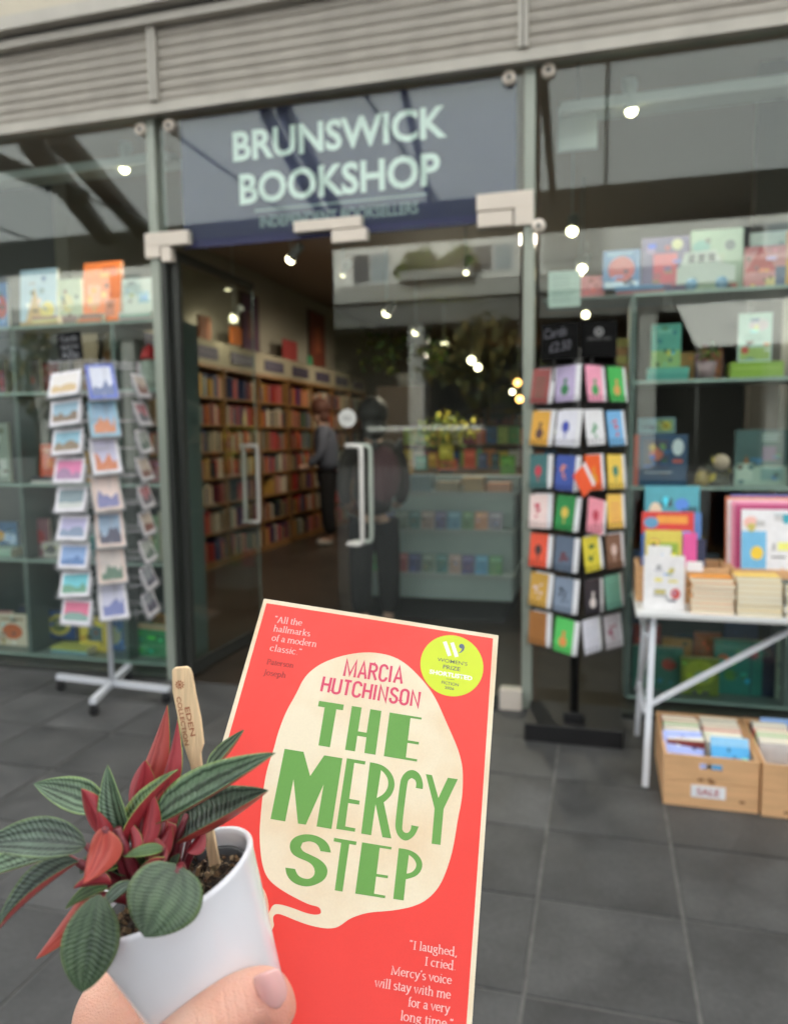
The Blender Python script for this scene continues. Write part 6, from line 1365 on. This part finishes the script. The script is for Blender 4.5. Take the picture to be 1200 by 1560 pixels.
for (b_, bz, fr_, r) in (((236,1246),.262,3,.0014), ((276,1283),.270,3,.0014), ((318,1178),.292,3,.0010), ((200,1215),.280,1,.0016), ((236,1205),.282,1,.0015), ((201,1232),.270,4,.0014), ((192,1290),.262,4,.0015),
        ((160,1232),.268,2,.0012), ((155,1272),.258,2,.0013), ((132,1288),.254,2,.0014), ((160,1262),.250,2,.0015), ((95,1300),.262,2,.0013), ((120,1312),.252,0,.0014), ((135,1362),.256,0,.0012), ((158,1368),.246,0,.0014), ((190,1290),.260,4,.0016), ((183,1290),.262,4,.0013), ((165,1352),.254,0,.0011), ((250,1293),.256,0,.0010)):
    stem(b_, bz, fr_, r)
stem((268,1331), .2400, 3, .0014, (290, 1290, .255)); stem((262,1295), .272, 3, .0016); stem((285, 1240), .270, 3, .0013, (255, 1300, .262)); stem((222, 1262), .262, 0, .0019, (236, 1310, .262)); stem((248,1250), .262, 1, .0016); stem((178,1262), .254, 0, .0018, (200, 1320, .255)); stem((300,1285), .272, 3, .0013)

# ================================================================== PLANT MARKER (wooden stake)
zs_ = .283; k_ = zs_/FPX
SO = cp(300, 1170, zs_)
SM = Matrix(((CR.x, CU.x, -CF.x, SO.x), (CR.y, CU.y, -CF.y, SO.y), (CR.z, CU.z, -CF.z, SO.z), (0, 0, 0, 1))) 
mk = thing('plant_marker', 'pale bamboo plant marker stamped EDEN COLLECTION stuck in the soil', 'plant marker', M=SM)
out = [(261.8,1021),(266,1017.5),(283.6,1016),(289,1019),(292,1026),(298,1060),(305.5,1096),(310,1134),(305.5,1148),(308.5,1180),(322,1250),(337,1330),(321,1333),(306,1250),(293,1182),(289.4,1165),(281.7,1142),(277.5,1129),(270,1090),(262.5,1053)]
wd = mat('bamboo_stake', (.80, .58, .34), .5, noise=(120, .14), bump=(400, .3), stretch=(5, .35, 1))
P2 = [((x-300)*k_, -(y-1170)*k_) for x, y in out]
b = MB(); n = len(P2); fr_ = [(x, y, 0) for x, y in P2]; bk_ = [(x, y, -.0022) for x, y in P2]
cx_, cy_ = sum(x for x, y in P2)/n, 0
inn = [(x+(.0006 if x < cx_ and False else 0), y, .0) for x, y in P2]
b.add(fr_+bk_, [tuple(range(n))[::-1], tuple(range(n, 2*n))]+[(i, (i+1) % n, (i+1) % n+n, i+n) for i in range(n)], wd)
b.build('stake', mk, bevel=.0004)
brn = mat('burnt_brown_stamp', (.40, .12, .05), .6)
def stk_text(body, p0, p1, h):
    d = Vector((p1[0]-p0[0], -(p1[1]-p0[1]))); L_ = d.length*k_
    t = text_mesh(body, h*k_*1.4, brn, width=L_, height=h*k_, bold=.00004); t.parent = mk; t.name = 'stamp'
    t.location = ((p0[0]-300)*k_, -(p0[1]-1170)*k_, .00012); t.rotation_euler = (0, 0, math.atan2(d.y, d.x))
stk_text('EDEN', (281.5, 1078), (291, 1122), 7.5); stk_text('COLLECTION', (269, 1062), (282, 1136), 6.5)
b = MB(); cx, cy_ = (274-300)*k_, -(1043-1170)*k_
for i in range(10):
    a = i*math.pi/5; r0, r1 = 2.6*k_, 7.5*k_
    b.add([(cx+math.cos(a)*r0, cy_+math.sin(a)*r0, .00012), (cx+math.cos(a-.25)*r1*.7, cy_+math.sin(a-.25)*r1*.7, .00012), (cx+math.cos(a)*r1, cy_+math.sin(a)*r1, .00012), (cx+math.cos(a+.25)*r1*.7, cy_+math.sin(a+.25)*r1*.7, .00012)], [(0,1,2,3)], brn)
b.add([(cx+math.cos(i*math.pi/6)*2.2*k_, cy_+math.sin(i*math.pi/6)*2.2*k_, .00012) for i in range(12)], [tuple(range(12))], brn); b.build('flower_stamp', mk)

# ================================================================== HAND
def skin_mat(name, rgb):
    m = mat(name, rgb, .42, sss=.35); n, l = m.node_tree.nodes, m.node_tree.links; p = n['Principled BSDF']
    tc = n.new('ShaderNodeTexCoord'); a = n.new('ShaderNodeTexNoise'); a.inputs['Scale'].default_value = .35; a.inputs['Detail'].default_value = 5
    r = n.new('ShaderNodeValToRGB'); r.color_ramp.elements[0].position = .35; r.color_ramp.elements[1].position = .68
    r.color_ramp.elements[0].color = (*rgb, 1); r.color_ramp.elements[1].color = (rgb[0]*.98, rgb[1]*.72, rgb[2]*.66, 1)
    v = n.new('ShaderNodeTexNoise'); v.inputs['Scale'].default_value = 9; v.inputs['Detail'].default_value = 6
    w = n.new('ShaderNodeTexVoronoi'); w.inputs['Scale'].default_value = 14
    ad = n.new('ShaderNodeMath'); ad.operation = 'ADD'; l.new(v.outputs['Fac'], ad.inputs[0]); l.new(w.outputs['Distance'], ad.inputs[1])
    bu = n.new('ShaderNodeBump'); bu.inputs['Strength'].default_value = .4; bu.inputs['Distance'].default_value = .0011
    for q in (a, v, w): l.new(tc.outputs['Object'], q.inputs[0])
    l.new(a.outputs['Fac'], r.inputs[0])
    # creases at the thumb knuckle and the web, redder skin towards the fingertip
    hgt = ad.outputs[0]
    K = lambda px, py, z: tuple((cp(px, py, z)-HO)*100)
    def dist(c_):
        d_ = n.new('ShaderNodeVectorMath'); d_.operation = 'DISTANCE'; d_.inputs[1].default_value = c_; l.new(tc.outputs['Object'], d_.inputs[0]); return d_.outputs['Value']
    for c0, c1, rad, fq, amt in ((K(352,1535,.238), K(404,1512,.240), .75, 20.0, 1.3), (K(290,1585,.236), K(350,1540,.238), .9, 12.0, .8), (K(150,1525,.30), K(160,1500,.30), 1.0, 13.0, .9)):
        dv = (Vector(c1)-Vector(c0)).normalized(); dt = n.new('ShaderNodeVectorMath'); dt.operation = 'DOT_PRODUCT'; dt.inputs[1].default_value = dv; l.new(tc.outputs['Object'], dt.inputs[0])
        m_ = n.new('ShaderNodeMath'); m_.operation = 'MULTIPLY_ADD'; m_.inputs[1].default_value = fq; l.new(dt.outputs['Value'], m_.inputs[0])
        w2 = n.new('ShaderNodeMath'); w2.operation = 'MULTIPLY'; w2.inputs[1].default_value = 5.0; l.new(v.outputs['Fac'], w2.inputs[0]); l.new(w2.outputs[0], m_.inputs[2])
        s_ = n.new('ShaderNodeMath'); s_.operation = 'SINE'; l.new(m_.outputs[0], s_.inputs[0])
        mr_ = n.new('ShaderNodeMapRange'); mr_.inputs[1].default_value = .2; mr_.inputs[2].default_value = 1; mr_.inputs[3].default_value = 0; mr_.inputs[4].default_value = -amt; l.new(s_.outputs[0], mr_.inputs[0])
        f_ = n.new('ShaderNodeMapRange'); f_.inputs[1].default_value = rad*.3; f_.inputs[2].default_value = rad; f_.inputs[3].default_value = 1; f_.inputs[4].default_value = 0; l.new(dist(c0), f_.inputs[0])
        mm = n.new('ShaderNodeMath'); mm.operation = 'MULTIPLY_ADD'; l.new(mr_.outputs[0], mm.inputs[0]); l.new(f_.outputs[0], mm.inputs[1]); l.new(hgt, mm.inputs[2]); hgt = mm.outputs[0]
    f_ = n.new('ShaderNodeMapRange'); f_.inputs[1].default_value = .5; f_.inputs[2].default_value = 2.2; f_.inputs[3].default_value = .75; f_.inputs[4].default_value = 0; l.new(dist(K(425,1530,.245)), f_.inputs[0])
    mx = n.new('ShaderNodeMix'); mx.data_type = 'RGBA'; mx.inputs[7].default_value = (rgb[0]*.98, rgb[1]*.60, rgb[2]*.58, 1); l.new(f_.outputs[0], mx.inputs[0]); l.new(r.outputs[0], mx.inputs[6])
    l.new(mx.outputs[2], p.inputs['Base Color']); l.new(hgt, bu.inputs['Height']); l.new(bu.outputs[0], p.inputs['Normal'])
    return m
HO = cp(300, 1650, .29)
SKIN = skin_mat('hand_skin', (.76, .50, .38))
hand = thing('hand', 'bare hand gripping the white pot with the thumb across its front', 'hand', M=Matrix.Translation(HO))
def hj(px, py, z, rpx):      # joint in centimetres about the hand origin
    p = (cp(px, py, z)-HO)*100; return (tuple(p), rpx*z/FPX*100)
J = [hj(300,1960,.33,120), hj(250,1810,.315,115), hj(215,1700,.303,92),      # wrist, palm, web
     hj(238,1655,.252,70), hj(312,1572,.243,56), hj(366,1528,.2475,50), hj(405,1512,.2510,50), hj(414,1540,.251,44), hj(417,1560,.252,36),   # thumb
     hj(190,1610,.297,78), hj(158,1548,.299,58), hj(164,1514,.305,44), hj(225,1450,.314,31), hj(310,1410,.317,29), hj(378,1382,.314,35), hj(405,1374,.313,36),    # index
     hj(235,1760,.330,80), hj(190,1640,.338,40), hj(260,1560,.340,31), hj(350,1500,.336,28), hj(395,1478,.333,24),  # middle
     hj(290,1800,.335,70), hj(250,1690,.348,36), hj(330,1620,.345,29), hj(400,1580,.341,25),
     hj(330,1850,.335,60), hj(310,1760,.350,32), hj(370,1700,.347,25), hj(420,1670,.344,21), hj(300,2150,.36,105)]
ED = [(0,1),(1,2),(2,3),(3,4),(4,5),(5,6),(6,7),(7,8),(2,9),(9,10),(10,11),(11,12),(12,13),(13,14),(14,15),(1,16),(16,17),(17,18),(18,19),(19,20),(1,21),(21,22),(22,23),(23,24),(0,25),(25,26),(26,27),(27,28),(0,29)]
skn = skin_body('skin', hand, J, ED, SKIN, 3); skn.scale = (.01, .01, .01)
NAILM = mat('fingernail', (.80, .44, .42), .22, coat=.3, sss=.2)
# nail: a curved plate lying on the thumb
nc = cp(413, 1514, .2393); na = cd(.30, -.93, .22).normalized(); nn = cd(.10, .10, -.98); nn = (nn-na*nn.dot(na)).normalized(); ns = na.cross(nn)
vs = []; nu, nv = 14, 14; LN, WN = .0138, .0094
for i in range(nu+1):
    u = i/nu*2-1
    for j in range(nv+1):
        v = j/nv*2-1
        hw = max(.02, 1-abs(u)**3.0)**.5 if u > 0 else max(.02, 1-abs(u)**4.5)**.5
        x = v*hw; vs.append(nc-HO+na*(u*LN/2*(1-.10*x*x*(1 if u > 0 else .6)))+ns*(x*WN/2)-nn*(.0030*x*x+.0010*u*u*(1 if u > 0 else 1.2)))
low = [p-nn*.0006 for p in vs]; NV = len(vs); idx = lambda i, j: i*(nv+1)+j
fs = [(idx(i, j), idx(i+1, j), idx(i+1, j+1), idx(i, j+1)) for i in range(nu) for j in range(nv)]
fs += [(NV+a, NV+d_, NV+c, NV+b_) for a, b_, c, d_ in fs]
for i in range(nu): fs += [(idx(i,0), NV+idx(i,0), NV+idx(i+1,0), idx(i+1,0)), (idx(i,nv), idx(i+1,nv), NV+idx(i+1,nv), NV+idx(i,nv))]
for j in range(nv): fs += [(idx(0,j), idx(0,j+1), NV+idx(0,j+1), NV+idx(0,j)), (idx(nu,j), NV+idx(nu,j), NV+idx(nu,j+1), idx(nu,j+1))]
b = MB(); b.add(vs+low, fs, NAILM, True); b.build('thumbnail', hand)
